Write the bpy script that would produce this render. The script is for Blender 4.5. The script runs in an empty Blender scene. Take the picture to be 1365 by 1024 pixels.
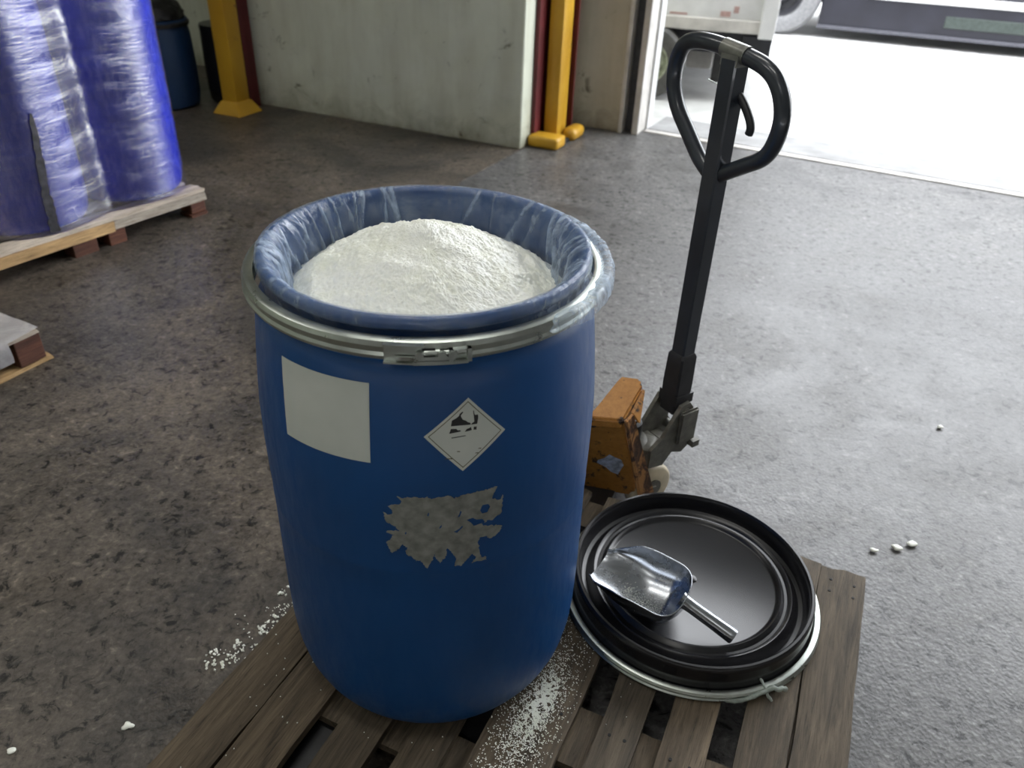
import bpy, bmesh, math, random
from mathutils import Vector, Matrix, noise, geometry
PI = math.pi
random.seed(7)
S = bpy.context.scene
COL = S.collection

# ------------------------------------------------------------------ camera
f_, th, ro, ch = 1042.5, 0.577, 0.042, 1.561
fw = Vector((0, math.cos(th), -math.sin(th))); up0 = Vector((0, math.sin(th), math.cos(th))); rt0 = Vector((1, 0, 0))
rt = rt0*math.cos(ro) + up0*math.sin(ro); upv = -rt0*math.sin(ro) + up0*math.cos(ro)
cd = bpy.data.cameras.new('camera'); cam = bpy.data.objects.new('camera', cd); COL.objects.link(cam)
M = Matrix((rt, upv, -fw)).transposed().to_4x4(); M.translation = Vector((0, 0, ch))
cam.matrix_world = M
cd.sensor_width = 36; cd.lens = f_/1365*36; cd.clip_start = .05; cd.clip_end = 300
cd.dof.use_dof = True; cd.dof.focus_distance = 1.45; cd.dof.aperture_fstop = 4.5
S.camera = cam

# ------------------------------------------------------------------ world, lights, exposure
w = bpy.data.worlds.new('world'); S.world = w; w.use_nodes = True
bg = w.node_tree.nodes['Background']; bg.inputs[0].default_value = (.93, .96, 1, 1); bg.inputs[1].default_value = 9.0
S.view_settings.view_transform = 'Standard'; S.view_settings.look = 'None'
S.view_settings.exposure = 0; S.view_settings.gamma = 1; S.view_settings.use_curve_mapping = False

def area(name, loc, rot, sx, sy, power, col=(1, 1, 1), portal=False):
    l = bpy.data.lights.new(name, 'AREA'); l.shape = 'RECTANGLE'; l.size = sx; l.size_y = sy; l.energy = power; l.color = col
    o = bpy.data.objects.new(name, l); o.location = loc; o.rotation_euler = rot; COL.objects.link(o)
    if portal: l.cycles.is_portal = True
    return o
FILL_LIGHTS = [(-3.2, 2.9), (-.3, 2.4), (-3.2, .4), (-.4, .6), (-1.0, -2.6)]  # unseen fill lights added overhead to lift the interior
FILL_POWER = 23
for x, y in FILL_LIGHTS:
    area('overhead_fill_light', (x, y, 4.62), (0, 0, math.radians(-24)), 1.4, .3, FILL_POWER, (1, .985, .93))

# ------------------------------------------------------------------ material helpers
def mat(name):
    m = bpy.data.materials.new(name); m.use_nodes = True
    nt = m.node_tree; return m, nt, nt.nodes['Principled BSDF']
def N(nt, t, **k):
    n = nt.nodes.new(t)
    for a, b in k.items():
        if a.startswith('i_'): n.inputs[a[2:].replace('_', ' ')].default_value = b
        else: setattr(n, a, b)
    return n
def lk(nt, a, b): nt.links.new(a, b)
def coords(nt, scale=(1, 1, 1), kind='Object', loc=(0, 0, 0)):
    tc = N(nt, 'ShaderNodeTexCoord'); mp = N(nt, 'ShaderNodeMapping'); mp.inputs['Scale'].default_value = scale; mp.inputs['Location'].default_value = loc
    lk(nt, tc.outputs[kind], mp.inputs[0]); return mp.outputs[0]
def noise_(nt, vec, scale, detail=4, rough=.55, dist=0):
    n = N(nt, 'ShaderNodeTexNoise'); n.inputs['Scale'].default_value = scale; n.inputs['Detail'].default_value = detail
    n.inputs['Roughness'].default_value = rough; n.inputs['Distortion'].default_value = dist
    lk(nt, vec, n.inputs['Vector']); return n.outputs['Fac']
def ramp(nt, fac, stops):
    r = N(nt, 'ShaderNodeValToRGB'); e = r.color_ramp.elements
    while len(e) < len(stops): e.new(.5)
    for i, (p, c) in enumerate(stops):
        e[i].position = p; e[i].color = (*c, 1) if len(c) == 3 else c
    lk(nt, fac, r.inputs[0]); return r.outputs[0]
def mixc(nt, fac, a, b, mode='MIX'):
    m = N(nt, 'ShaderNodeMix', data_type='RGBA', blend_type=mode)
    if isinstance(fac, (int, float)): m.inputs[0].default_value = fac
    else: lk(nt, fac, m.inputs[0])
    for i, v in ((6, a), (7, b)):
        if isinstance(v, tuple): m.inputs[i].default_value = (*v, 1)
        else: lk(nt, v, m.inputs[i])
    return m.outputs[2]
def bump(nt, bs, h, strength=.5, dist=.01):
    b = N(nt, 'ShaderNodeBump'); b.inputs['Strength'].default_value = strength; b.inputs['Distance'].default_value = dist
    lk(nt, h, b.inputs['Height']); lk(nt, b.outputs[0], bs.inputs['Normal']); return b
def simple(name, col, rough=.5, metal=0, nscale=30, namt=.25, bmp=.1, spec=.5, coat=0):
    m, nt, b = mat(name); v = coords(nt)
    f = noise_(nt, v, nscale, 5)
    lo = tuple(c*(1-namt) for c in col); hi = tuple(min(1, c*(1+namt)) for c in col)
    lk(nt, ramp(nt, f, [(.3, lo), (.7, hi)]), b.inputs['Base Color'])
    b.inputs['Roughness'].default_value = rough; b.inputs['Metallic'].default_value = metal
    b.inputs['Specular IOR Level'].default_value = spec; b.inputs['Coat Weight'].default_value = coat
    if bmp: bump(nt, b, f, bmp, .003)
    return m
def math_(nt, op, a, b=None, clamp=False):
    m = N(nt, 'ShaderNodeMath', operation=op, use_clamp=clamp)
    for i, v in enumerate((a, b)):
        if v is None: continue
        if isinstance(v, (int, float)): m.inputs[i].default_value = v
        else: lk(nt, v, m.inputs[i])
    return m.outputs[0]

# floor: trowelled, worn aggregate; browner, mottled slab to the left of the joint
def floor_mat(name, tint, dark):
    m, nt, b = mat(name); v = coords(nt)
    vs = coords(nt, (1, 1, 1), loc=(3, 7, 0))
    big = noise_(nt, v, .55, 5, .6, .3); mid = noise_(nt, vs, 3.2, 6, .62, .4); fine = noise_(nt, v, 60, 4, .7)
    vo = N(nt, 'ShaderNodeTexVoronoi'); vo.inputs['Scale'].default_value = 95; vo.inputs['Randomness'].default_value = 1; lk(nt, v, vo.inputs['Vector'])
    pits = noise_(nt, vs, 27, 6, .7, .6)
    a = ramp(nt, big, [(.28, tuple(c*.62 for c in tint)), (.72, tuple(c*1.18 for c in tint))])
    a = mixc(nt, 1, a, ramp(nt, mid, [(.25, (.62, .61, .6)), (.48, (.92, .92, .92)), (.75, (1.15, 1.13, 1.1))]), 'MULTIPLY')
    a = mixc(nt, 1, a, ramp(nt, fine, [(.3, (.55, .55, .55)), (.7, (1.45, 1.45, 1.45))]), 'MULTIPLY')
    a = mixc(nt, 1, a, ramp(nt, pits, [(.37, (.08, .08, .08)), (.46, (1, 1, 1)), (.56, (1.0, 1.0, 1.0)), (.68, (1.9, 1.9, 1.88))]), 'MULTIPLY')
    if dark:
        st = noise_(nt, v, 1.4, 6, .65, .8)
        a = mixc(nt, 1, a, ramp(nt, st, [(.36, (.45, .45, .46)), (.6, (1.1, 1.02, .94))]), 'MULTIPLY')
    lk(nt, a, b.inputs['Base Color'])
    lk(nt, ramp(nt, mid, [(.3, (.32,)*3), (.7, (.52,)*3)]), b.inputs['Roughness'])
    h = mixc(nt, .5, pits, fine); h = mixc(nt, .25, h, vo.outputs['Distance'])
    bump(nt, b, h, .30 if not dark else .40, .008)
    return m
M_floor = floor_mat('floor_aggregate', (.118, .116, .115), False)
M_floor_d = floor_mat('floor_brown_slab', (.125, .112, .098), True)
M_sill = simple('sill_concrete', (.26, .26, .26), .85, 0, 6, .2, .3)
M_out = simple('pavement_outside', (.46, .46, .45), .9, 0, 4, .12, .3)

def wall_mat(name, col):
    m, nt, b = mat(name); v = coords(nt)
    a = noise_(nt, v, 1.3, 6, .6, .5); s = noise_(nt, coords(nt, loc=(5, 1, 2)), 5.5, 7, .7, .6); s2 = noise_(nt, coords(nt, (3, 3, .5), loc=(1, 4, 2)), 2, 4)
    c = ramp(nt, a, [(.3, tuple(x*.82 for x in col)), (.7, col)])
    c = mixc(nt, 1, c, ramp(nt, s, [(.30, (.28, .26, .23)), (.39, (.92, .92, .90)), (1, (1, 1, 1))]), 'MULTIPLY')
    c = mixc(nt, 1, c, ramp(nt, s2, [(.3, (.82, .8, .77)), (.6, (1, 1, 1))]), 'MULTIPLY')
    # splash dirt low down
    tc = N(nt, 'ShaderNodeTexCoord'); sx = N(nt, 'ShaderNodeSeparateXYZ'); lk(nt, tc.outputs['Object'], sx.inputs[0])
    hz = math_(nt, 'ADD', sx.outputs[2], math_(nt, 'MULTIPLY', s, .5)); 
    c = mixc(nt, 1, c, ramp(nt, hz, [(.2, (.5, .47, .42)), (.42, (.93, .93, .91)), (.6, (1, 1, 1))]), 'MULTIPLY')
    lk(nt, c, b.inputs['Base Color']); b.inputs['Roughness'].default_value = .75
    bump(nt, b, s, .25, .01); return m
M_wall = wall_mat('painted_plaster', (.68, .71, .60))
M_wall2 = wall_mat('grimy_plaster', (.56, .52, .43))
M_ceil = simple('ceiling_paint', (.34, .34, .32), .9)
M_wall3 = simple('low_bounce_wall', (.16, .15, .13), .9)  # unseen walls coloured dark to cut bounced light

def wood_mat(name, lo, hi, rough=.75, ax=(28, 1.6, 28)):
    m, nt, b = mat(name); v = coords(nt, ax); v2 = coords(nt, (6, 1.2, 6))
    oi = N(nt, 'ShaderNodeObjectInfo')
    ad = N(nt, 'ShaderNodeVectorMath', operation='ADD'); lk(nt, v, ad.inputs[0]); lk(nt, oi.outputs['Location'], ad.inputs[1])
    rv = N(nt, 'ShaderNodeVectorMath', operation='SCALE'); rv.inputs[0].default_value = (13, 9, 5); lk(nt, oi.outputs['Random'], rv.inputs['Scale']); lk(nt, rv.outputs[0], ad.inputs[1])
    g = noise_(nt, ad.outputs[0], 2.2, 7, .68, 1.2); p = noise_(nt, v2, 2.2, 5, .6)
    fib = noise_(nt, ad.outputs[0], 7, 5, .75, .6)
    c = ramp(nt, g, [(.25, lo), (.5, tuple((a+b_)/2 for a, b_ in zip(lo, hi))), (.78, hi)])
    c = mixc(nt, 1, c, ramp(nt, p, [(.3, (.6, .58, .54)), (.65, (1.15, 1.13, 1.08))]), 'MULTIPLY')
    c = mixc(nt, 1, c, ramp(nt, fib, [(.32, (.4, .38, .36)), (.46, (1, 1, 1)), (.8, (1.2, 1.2, 1.2))]), 'MULTIPLY')
    tint = ramp(nt, oi.outputs['Random'], [(0, (.72, .72, .70)), (1, (1.15, 1.1, 1.02))])
    c = mixc(nt, 1, c, tint, 'MULTIPLY')
    lk(nt, c, b.inputs['Base Color']); b.inputs['Roughness'].default_value = rough
    h = mixc(nt, .5, g, fib); bump(nt, b, h, .6, .004); return m
M_wood = wood_mat('weathered_wood', (.030, .023, .015), (.185, .148, .108))
M_wood_new = wood_mat('pale_wood', (.30, .19, .09), (.62, .44, .24), .6)
M_wood_red = wood_mat('red_brown_wood', (.06, .02, .012), (.20, .075, .045), .7)
M_wood_white = wood_mat('white_washed_wood', (.42, .36, .31), (.75, .70, .66), .6)

def plastic(name, col, rough=.38, scuff=.12):
    m, nt, b = mat(name); v = coords(nt)
    a = noise_(nt, v, 2.6, 4); s = noise_(nt, coords(nt, (1, 1, .25)), 55, 5, .7)
    c = ramp(nt, a, [(.3, tuple(x*.86 for x in col)), (.7, tuple(min(1, x*1.1) for x in col))])
    c = mixc(nt, ramp(nt, s, [(.66, (0, 0, 0)), (.8, (scuff*2,)*3)]), c, tuple(min(1, x*1.5+.05) for x in col))
    lk(nt, c, b.inputs['Base Color']); lk(nt, ramp(nt, s, [(.3, (rough*.85,)*3), (.8, (rough*1.4,)*3)]), b.inputs['Roughness'])
    bump(nt, b, noise_(nt, v, 160, 2), .06, .001); return m
M_drum = plastic('blue_plastic', (.0025, .058, .205), .40)
M_drum2 = plastic('royal_blue_plastic', (.020, .055, .75), .25)
M_bin = plastic('navy_plastic', (.008, .035, .10), .5)
M_black = simple('black_plastic', (.010, .010, .012), .27, 0, 6, .15, .03)
M_bag = simple('black_bag', (.008, .008, .009), .45, 0, 8, .3, .5)

def metal(name, col, rough=.3, nsc=20, amt=.2):
    m, nt, b = mat(name); v = coords(nt); f = noise_(nt, v, nsc, 6, .7)
    lk(nt, ramp(nt, f, [(.3, tuple(c*(1-amt) for c in col)), (.7, col)]), b.inputs['Base Color'])
    b.inputs['Metallic'].default_value = 1; lk(nt, ramp(nt, f, [(.3, (rough*.8,)*3), (.75, (rough*1.5,)*3)]), b.inputs['Roughness'])
    bump(nt, b, f, .1, .002); return m
M_zinc = metal('galvanised_steel', (.56, .60, .56), .30)
M_alu = metal('cast_aluminium', (.42, .44, .47), .22, 12, .10)
M_cast = simple('painted_casting', (.13, .125, .105), .5, .25, 40, .35, .3)
M_dsteel = simple('hazy_black_enamel', (.024, .029, .038), .28, 0, 12, .2, .05, coat=.3)  # door haze put into the colour as a blue lift
M_dmat = simple('black_worn_steel', (.016, .016, .018), .45, 0, 25, .4, .2)
def orange_mat():
    m, nt, b = mat('worn_orange_paint'); v = coords(nt)
    n1 = noise_(nt, v, 16, 7, .7, .4); n2 = noise_(nt, v, 60, 5, .7)
    c = ramp(nt, n2, [(.3, (.40, .16, .025)), (.7, (.56, .25, .045))])
    c = mixc(nt, ramp(nt, n1, [(.40, (1, 1, 1)), (.44, (0, 0, 0))]), c, (.05, .028, .018))
    lk(nt, c, b.inputs['Base Color']); b.inputs['Roughness'].default_value = .45; bump(nt, b, n1, .2, .003); return m
M_orange = orange_mat()
def orange_worn():
    m, nt, b = mat('scraped_orange_paint'); v = coords(nt, (1, 1, .5)); n1 = noise_(nt, v, 26, 7, .7, .9)
    c = ramp(nt, n1, [(.40, (.075, .042, .028)), (.47, (.20, .09, .045)), (.54, (.62, .31, .11))])
    lk(nt, c, b.inputs['Base Color']); b.inputs['Roughness'].default_value = .5; bump(nt, b, n1, .3, .003); return m
M_orange2 = orange_worn()
def yellow_mat():
    m, nt, b = mat('yellow_safety_paint'); v = coords(nt); n1 = noise_(nt, v, 9, 7, .7, .4); n2 = noise_(nt, coords(nt, loc=(3, 3, 3)), 2.5, 4)
    c = ramp(nt, n2, [(.3, (.46, .245, .016)), (.7, (.62, .36, .028))])
    c = mixc(nt, ramp(nt, n1, [(.30, (1, 1, 1)), (.36, (0, 0, 0))]), c, (.12, .06, .025))
    lk(nt, c, b.inputs['Base Color']); b.inputs['Roughness'].default_value = .4; bump(nt, b, n1, .1, .003); return m
M_yellow = yellow_mat()
M_red = simple('dark_red_paint', (.10, .009, .013), .5, 0, 6, .3, .1)
M_white = simple('white_paint', (.62, .62, .62), .45, 0, 5, .12, .05)
M_cream = simple('pale_trim_paint', (.50, .48, .45), .5, 0, 8, .2, .1)
M_darktrim = simple('dark_channel', (.05, .048, .05), .5)
M_rubber = simple('tyre_rubber', (.03, .03, .03), .8, 0, 20, .3, .3)
M_tyre_dusty = simple('dusty_tyre_rubber', (.075, .073, .07), .8, 0, 12, .3, .3)
M_chassis = simple('dark_chassis', (.010, .010, .014), .6)
M_skirt = simple('dark_side_panel', (.016, .016, .024), .35, 0, 3, .3, .05)
M_hub = simple('wheel_hub', (.30, .32, .24), .5, .3, 30, .4, .2)
M_redpaint = simple('faded_red_paint', (.42, .28, .26), .6)
M_nylon = simple('cream_nylon', (.50, .43, .30), .5, 0, 20, .2, .1)
M_nail_shade = simple('nail_and_shade_black', (.006, .006, .006), .7)  # for nail heads, and for shade painted into the latch gaps
def paper_mat():
    m, nt, b = mat('sticker_paper'); v = coords(nt); s = noise_(nt, coords(nt, (1, 1, .22)), 26, 6, .7, .4); a = noise_(nt, v, 9, 3)
    c = ramp(nt, a, [(.3, (.50, .53, .48)), (.7, (.58, .60, .55))])
    c = mixc(nt, ramp(nt, s, [(.70, (0, 0, 0)), (.8, (.5, .5, .5))]), c, (.2, .2, .18))
    lk(nt, c, b.inputs['Base Color']); b.inputs['Roughness'].default_value = .45; return m
M_paper = paper_mat()
M_torn = simple('weathered_sticker_paper', (.20, .205, .185), .7, 0, 60, .3, .4)
M_ink = simple('black_print', (.015, .015, .015), .6)
M_line = simple('brown_print', (.10, .085, .04), .6)
def salt_mat():
    m, nt, b = mat('white_granules'); v = coords(nt); s = noise_(nt, v, 9, 5, .6, .5); t = noise_(nt, coords(nt, loc=(2, 2, 2)), 140, 3, .7)
    c = ramp(nt, s, [(.3, (.90, .92, .81)), (.55, (.96, .975, .92))])
    c = mixc(nt, 1, c, ramp(nt, t, [(.3, (.97, .97, .95)), (.6, (1, 1, 1))]), 'MULTIPLY')
    lk(nt, c, b.inputs['Base Color']); b.inputs['Roughness'].default_value = .45
    b.inputs['Subsurface Weight'].default_value = 0; b.inputs['Subsurface Radius'].default_value = (.004, .004, .004); b.inputs['Subsurface Scale'].default_value = 1
    return m
M_salt = salt_mat()

def film_mat(name, milky, tint=(.85, .88, .92), stretch=(1, 1, 1), nsc=10, bstr=.6, rough=.12, base=.12, gl=.35, thr=(.45, .75), g0=.03, attr=None):
    """thin polyethylene: see-through, milky where it bunches up, glossy on top"""
    m, nt, b = mat(name); nt.nodes.remove(b); out = nt.nodes['Material Output']
    v = coords(nt, stretch); n1 = noise_(nt, v, nsc, 6, .65, 1.0); n2 = noise_(nt, v, nsc*3.1, 4, .7, .6)
    h = mixc(nt, .35, n1, n2)
    bp = N(nt, 'ShaderNodeBump'); bp.inputs['Strength'].default_value = bstr; bp.inputs['Distance'].default_value = .012; lk(nt, h, bp.inputs['Height'])
    tr = N(nt, 'ShaderNodeBsdfTransparent'); tr.inputs[0].default_value = (.97, .98, 1, 1)
    df = N(nt, 'ShaderNodeBsdfDiffuse'); df.inputs[0].default_value = (*tint, 1); lk(nt, bp.outputs[0], df.inputs['Normal'])
    tl = N(nt, 'ShaderNodeBsdfTranslucent'); tl.inputs[0].default_value = (*tint, 1)
    mx = N(nt, 'ShaderNodeMixShader'); mx.inputs[0].default_value = .4; lk(nt, df.outputs[0], mx.inputs[1]); lk(nt, tl.outputs[0], mx.inputs[2])
    m1 = N(nt, 'ShaderNodeMixShader'); fac = ramp(nt, h, [(thr[0], (base,)*3), (thr[1], (milky,)*3)])
    if attr:
        at = N(nt, 'ShaderNodeAttribute'); at.attribute_name = attr; fac = math_(nt, 'ADD', math_(nt, 'MULTIPLY', fac, math_(nt, 'ADD', at.outputs['Fac'], .45)), math_(nt, 'MULTIPLY', at.outputs['Fac'], .32), True)
    lk(nt, fac, m1.inputs[0]); lk(nt, tr.outputs[0], m1.inputs[1]); lk(nt, mx.outputs[0], m1.inputs[2])
    gs = N(nt, 'ShaderNodeBsdfGlossy'); gs.inputs['Roughness'].default_value = rough; gs.inputs[0].default_value = (1, 1, 1, 1); lk(nt, bp.outputs[0], gs.inputs['Normal'])
    lw = N(nt, 'ShaderNodeLayerWeight'); lw.inputs[0].default_value = .35; lk(nt, bp.outputs[0], lw.inputs['Normal'])
    fr = math_(nt, 'MULTIPLY', lw.outputs['Fresnel'], gl, True)
    fr = math_(nt, 'ADD', fr, g0, True)
    m2 = N(nt, 'ShaderNodeMixShader'); lk(nt, fr, m2.inputs[0]); lk(nt, m1.outputs[0], m2.inputs[1]); lk(nt, gs.outputs[0], m2.inputs[2])
    lk(nt, m2.outputs[0], out.inputs[0]); return m
M_liner = film_mat('blue_lit_liner_film', .75, (.66, .80, .98), (1, 1, .5), 16, .8, .10, .07, .42, (.46, .70), .03, 'milk')  # blue tint stands in for light on the drum's inner wall
M_wrap = film_mat('stretch_wrap_film', .30, (.42, .46, .95), (1, 1, 9), 3.2, .45, .12, .05, 1.0, (.50, .80), .14)
M_sheet = film_mat('cover_sheet_film', .75, (.85, .84, .86), (1, 1, 1), 5, .5, .15, .45, .8)
M_scrap = film_mat('film_scrap', .95, (.55, .62, .56), (1, 1, 1), 40, .8, .3, .7, .4)

# ------------------------------------------------------------------ geometry helpers
def obj(name, me, m, parent=None, smooth=False, loc=None, kind=None):
    if isinstance(me, bmesh.types.BMesh):
        bm = me; bmesh.ops.recalc_face_normals(bm, faces=bm.faces); me = bpy.data.meshes.new(name); bm.to_mesh(me); bm.free()
    o = bpy.data.objects.new(name, me); me.materials.append(m)
    if smooth:
        me.polygons.foreach_set('use_smooth', [True]*len(me.polygons))
        if smooth != 'all': me.set_sharp_from_angle(angle=math.radians(smooth if smooth is not True else 40))
    COL.objects.link(o)
    if parent: o.parent = parent
    if loc: o.location = loc
    if kind: o['kind'] = kind
    return o
def empty(name, loc, rz, label, cat, group=None):
    o = bpy.data.objects.new(name, None); o.empty_display_size = .1; COL.objects.link(o); o.location = loc; o.rotation_euler = (0, 0, rz)
    return tag(o, label, cat, group)
def tag(o, label, cat, group=None):
    o['label'] = label; o['category'] = cat
    if group: o['group'] = group
    return o
def struct(name, bm, m, parent=None, smooth=False, label=None):
    o = obj(name, bm, m, parent, smooth); o['kind'] = 'structure'
    if label: o['label'] = label
    return o
def copy_tree(o, parent=None):
    c = o.copy(); COL.objects.link(c); c.parent = parent
    for k in list(o.children): copy_tree(k, c)
    return c
def box(bm, x0, x1, y0, y1, z0, z1, bev=0, mtx=None):
    r = bmesh.ops.create_cube(bm, size=1, matrix=Matrix.Translation(((x0+x1)/2, (y0+y1)/2, (z0+z1)/2)) @ Matrix.Diagonal((x1-x0, y1-y0, z1-z0, 1)))
    vs = r['verts']
    if bev:
        es = list({e for v in vs for e in v.link_edges})
        q = bmesh.ops.bevel(bm, geom=es, offset=bev, segments=2, profile=.5, affect='EDGES'); vs = list({v for f in q['faces'] for v in f.verts} | {v for v in vs if v.is_valid})
    if mtx: bmesh.ops.transform(bm, matrix=mtx, verts=[v for v in vs if v.is_valid])
    return vs
def hexa(bm, pts):
    """8 corners: bottom loop 4, top loop 4"""
    v = [bm.verts.new(p) for p in pts]
    for f in ((0, 1, 2, 3), (7, 6, 5, 4), (0, 4, 5, 1), (1, 5, 6, 2), (2, 6, 7, 3), (3, 7, 4, 0)): bm.faces.new([v[i] for i in f])
def prism(bm, poly, z0, z1, mtx=None):
    """polygon (x,y) extruded in z"""
    a = [bm.verts.new((x, y, z0)) for x, y in poly]; b = [bm.verts.new((x, y, z1)) for x, y in poly]; n = len(poly)
    bm.faces.new(a[::-1]); bm.faces.new(b)
    for i in range(n): bm.faces.new((a[i], a[(i+1) % n], b[(i+1) % n], b[i]))
    if mtx: bmesh.ops.transform(bm, matrix=mtx, verts=a+b)
def lathe(bm, prof, n=96, c=(0, 0), closed=False, wob=None):
    rings = []
    for r, z in prof:
        if r < 1e-6: rings.append([bm.verts.new((c[0], c[1], z))]); continue
        rings.append([bm.verts.new((c[0]+r*math.cos(2*PI*i/n), c[1]+r*math.sin(2*PI*i/n), z)) for i in range(n)])
    pr = list(zip(rings, rings[1:]))
    if closed: pr.append((rings[-1], rings[0]))
    for a, b in pr:
        for i in range(n):
            j = (i+1) % n
            if len(a) == 1: bm.faces.new((a[0], b[i], b[j]))
            elif len(b) == 1: bm.faces.new((a[i], a[j], b[0]))
            else: bm.faces.new((a[i], a[j], b[j], b[i]))
def tube(bm, pts, r, n=12, closed=False, caps=True, up=Vector((0, 0, 1))):
    pts = [Vector(p) for p in pts]; m = len(pts); rs = r if isinstance(r, (list, tuple)) else [r]*m; rings = []
    prev = None
    for i, p in enumerate(pts):
        t = (pts[(i+1) % m]-pts[i-1]) if closed else (pts[min(i+1, m-1)]-pts[max(i-1, 0)])
        t.normalize()
        if prev is None:
            a = t.cross(up); a = a if a.length > .05 else t.cross(Vector((1, 0, 0))); a.normalize()
        else:
            a = prev - t*prev.dot(t); a.normalize()
        prev = a; b = t.cross(a)
        rings.append([bm.verts.new(p+(a*math.cos(2*PI*k/n)+b*math.sin(2*PI*k/n))*rs[i]) for k in range(n)])
    for i in range(m if closed else m-1):
        A, B = rings[i], rings[(i+1) % m]
        for k in range(n): bm.faces.new((A[k], A[(k+1) % n], B[(k+1) % n], B[k]))
    if caps and not closed: bm.faces.new(rings[0][::-1]); bm.faces.new(rings[-1])
def smoothpts(pts, n=6, closed=False):
    """Catmull-Rom"""
    P = [Vector(p) for p in pts]; m = len(P); out = []
    for i in range(m if closed else m-1):
        p0 = P[(i-1) % m] if closed or i > 0 else P[0]; p1 = P[i]; p2 = P[(i+1) % m]; p3 = P[(i+2) % m] if closed or i+2 < m else P[-1]
        for k in range(n):
            t = k/n; out.append(.5*((2*p1)+(p2-p0)*t+(2*p0-5*p1+4*p2-p3)*t*t+(3*p1-p0-3*p2+p3)*t**3))
    if not closed: out.append(P[-1])
    return out
def cyl(bm, p0, p1, r, n=24): tube(bm, [p0, p1], r, n)
def nz(x, y, z=0, s=1): return noise.noise(Vector((x*s, y*s, z*s)))

ang = lambda v: math.atan2(v[1], v[0])
# shared directions of the building / pallet grid
WD = Vector((.914, -.407, 0)); WP = Vector((.407, .914, 0))          # along the back wall, and away through it
def walltf(p): return Matrix.Translation((p[0], p[1], 0)) @ Matrix.Rotation(ang(WD), 4, 'Z')

# ================================================================== STRUCTURE
bm = bmesh.new()
def poly_floor(bm, pts, z):
    vs = [bm.verts.new((x, y, z)) for x, y in pts]; f = bm.faces.new(vs)
    if f.normal.z < 0: f.normal_flip()
# floor joint runs from the wall corner towards the camera's left
J0 = Vector((.00, 5.33)); J1 = Vector((-.367, 4.57)); Jd = (J0-J1).normalized()
JA = J0 + Jd*1.2; JB = J1 - Jd*10
TH0 = Vector((.92, 5.99)); THd = Vector((math.cos(math.radians(-27.3)), math.sin(math.radians(-27.3)))); THn = Vector((-THd.y, THd.x))
TA = TH0 - THd*1.2; TB = TH0 + THd*7.5
poly_floor(bm, [(-9, JB.y), (8.5, JB.y), (8.5, TB.y), (TB.x, TB.y), (TA.x, TA.y), (-1.7, 7.05), (-9, 10.3)], 0.0)
ext_ = bmesh.ops.extrude_face_region(bm, geom=bm.faces[:]); bmesh.ops.translate(bm, vec=(0, 0, -.2), verts=[v for v in ext_['geom'] if isinstance(v, bmesh.types.BMVert)])
struct('floor', bm, M_floor)
bm = bmesh.new()
# the browner slab: chipped joint edge
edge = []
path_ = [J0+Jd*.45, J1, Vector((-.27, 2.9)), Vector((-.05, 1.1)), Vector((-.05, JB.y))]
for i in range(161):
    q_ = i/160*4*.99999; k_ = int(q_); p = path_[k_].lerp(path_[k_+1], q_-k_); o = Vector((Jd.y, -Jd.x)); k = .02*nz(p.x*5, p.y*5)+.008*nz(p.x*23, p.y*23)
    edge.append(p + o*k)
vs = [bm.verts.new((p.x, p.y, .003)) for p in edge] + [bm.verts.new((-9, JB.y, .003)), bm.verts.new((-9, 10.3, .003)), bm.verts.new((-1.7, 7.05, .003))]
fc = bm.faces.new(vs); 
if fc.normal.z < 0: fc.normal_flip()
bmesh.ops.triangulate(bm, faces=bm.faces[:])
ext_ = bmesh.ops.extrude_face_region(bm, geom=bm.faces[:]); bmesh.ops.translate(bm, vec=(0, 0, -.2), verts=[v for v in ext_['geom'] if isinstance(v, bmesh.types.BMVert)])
struct('floor_slab', bm, M_floor_d, label='browner, mottled floor slab left of the joint')
# outside
bm = bmesh.new(); a = TA - THd*12; b = TB + THd*14
box(bm, 11.4, 34, 0, 45, -.25, 0, 0, Matrix.Translation((a.x, a.y, 0)) @ Matrix.Rotation(ang(THd), 4, 'Z'))
struct('ground_outside', bm, M_out)
# threshold: two pale strips with a dark groove between them, and the drain line
Tm = Matrix.Translation((TH0.x, TH0.y, 0)) @ Matrix.Rotation(ang(THd), 4, 'Z')
bm = bmesh.new(); box(bm, .02, 6.2, -.10, -.035, -.02, .008, .002, Tm); struct('trim_1', bm, M_cream, label='pale steel edge of the doorway threshold')
bm = bmesh.new(); box(bm, .02, 6.2, -.035, -.012, -.02, .0035, 0, Tm); struct('trim_2', bm, M_darktrim, label='dark groove along the threshold')
bm = bmesh.new(); box(bm, .02, 6.2, -.012, .42, -.02, .006, .002, Tm); struct('trim_3', bm, M_sill, label='concrete sill strip of the doorway')

# projecting wall block
C0 = Vector((-.012, 5.31)); Wt = walltf(C0)
bm = bmesh.new(); box(bm, -2.27, 0, 0, .86, 0, 4.8, .012, Wt); struct('wall_back', bm, M_wall)
# wall behind the left post / bins
bm = bmesh.new(); box(bm, -9.5, -2.27, .80, 1.0, 0, 4.8, 0, Wt); struct('wall_back_left', bm, M_wall)
bm = bmesh.new(); box(bm, -2.46, -2.29, .52, .80, 0, 4.8, .02, Wt); struct('trim_4', bm, M_wall, label='narrow pilaster beside the left yellow post')
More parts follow.
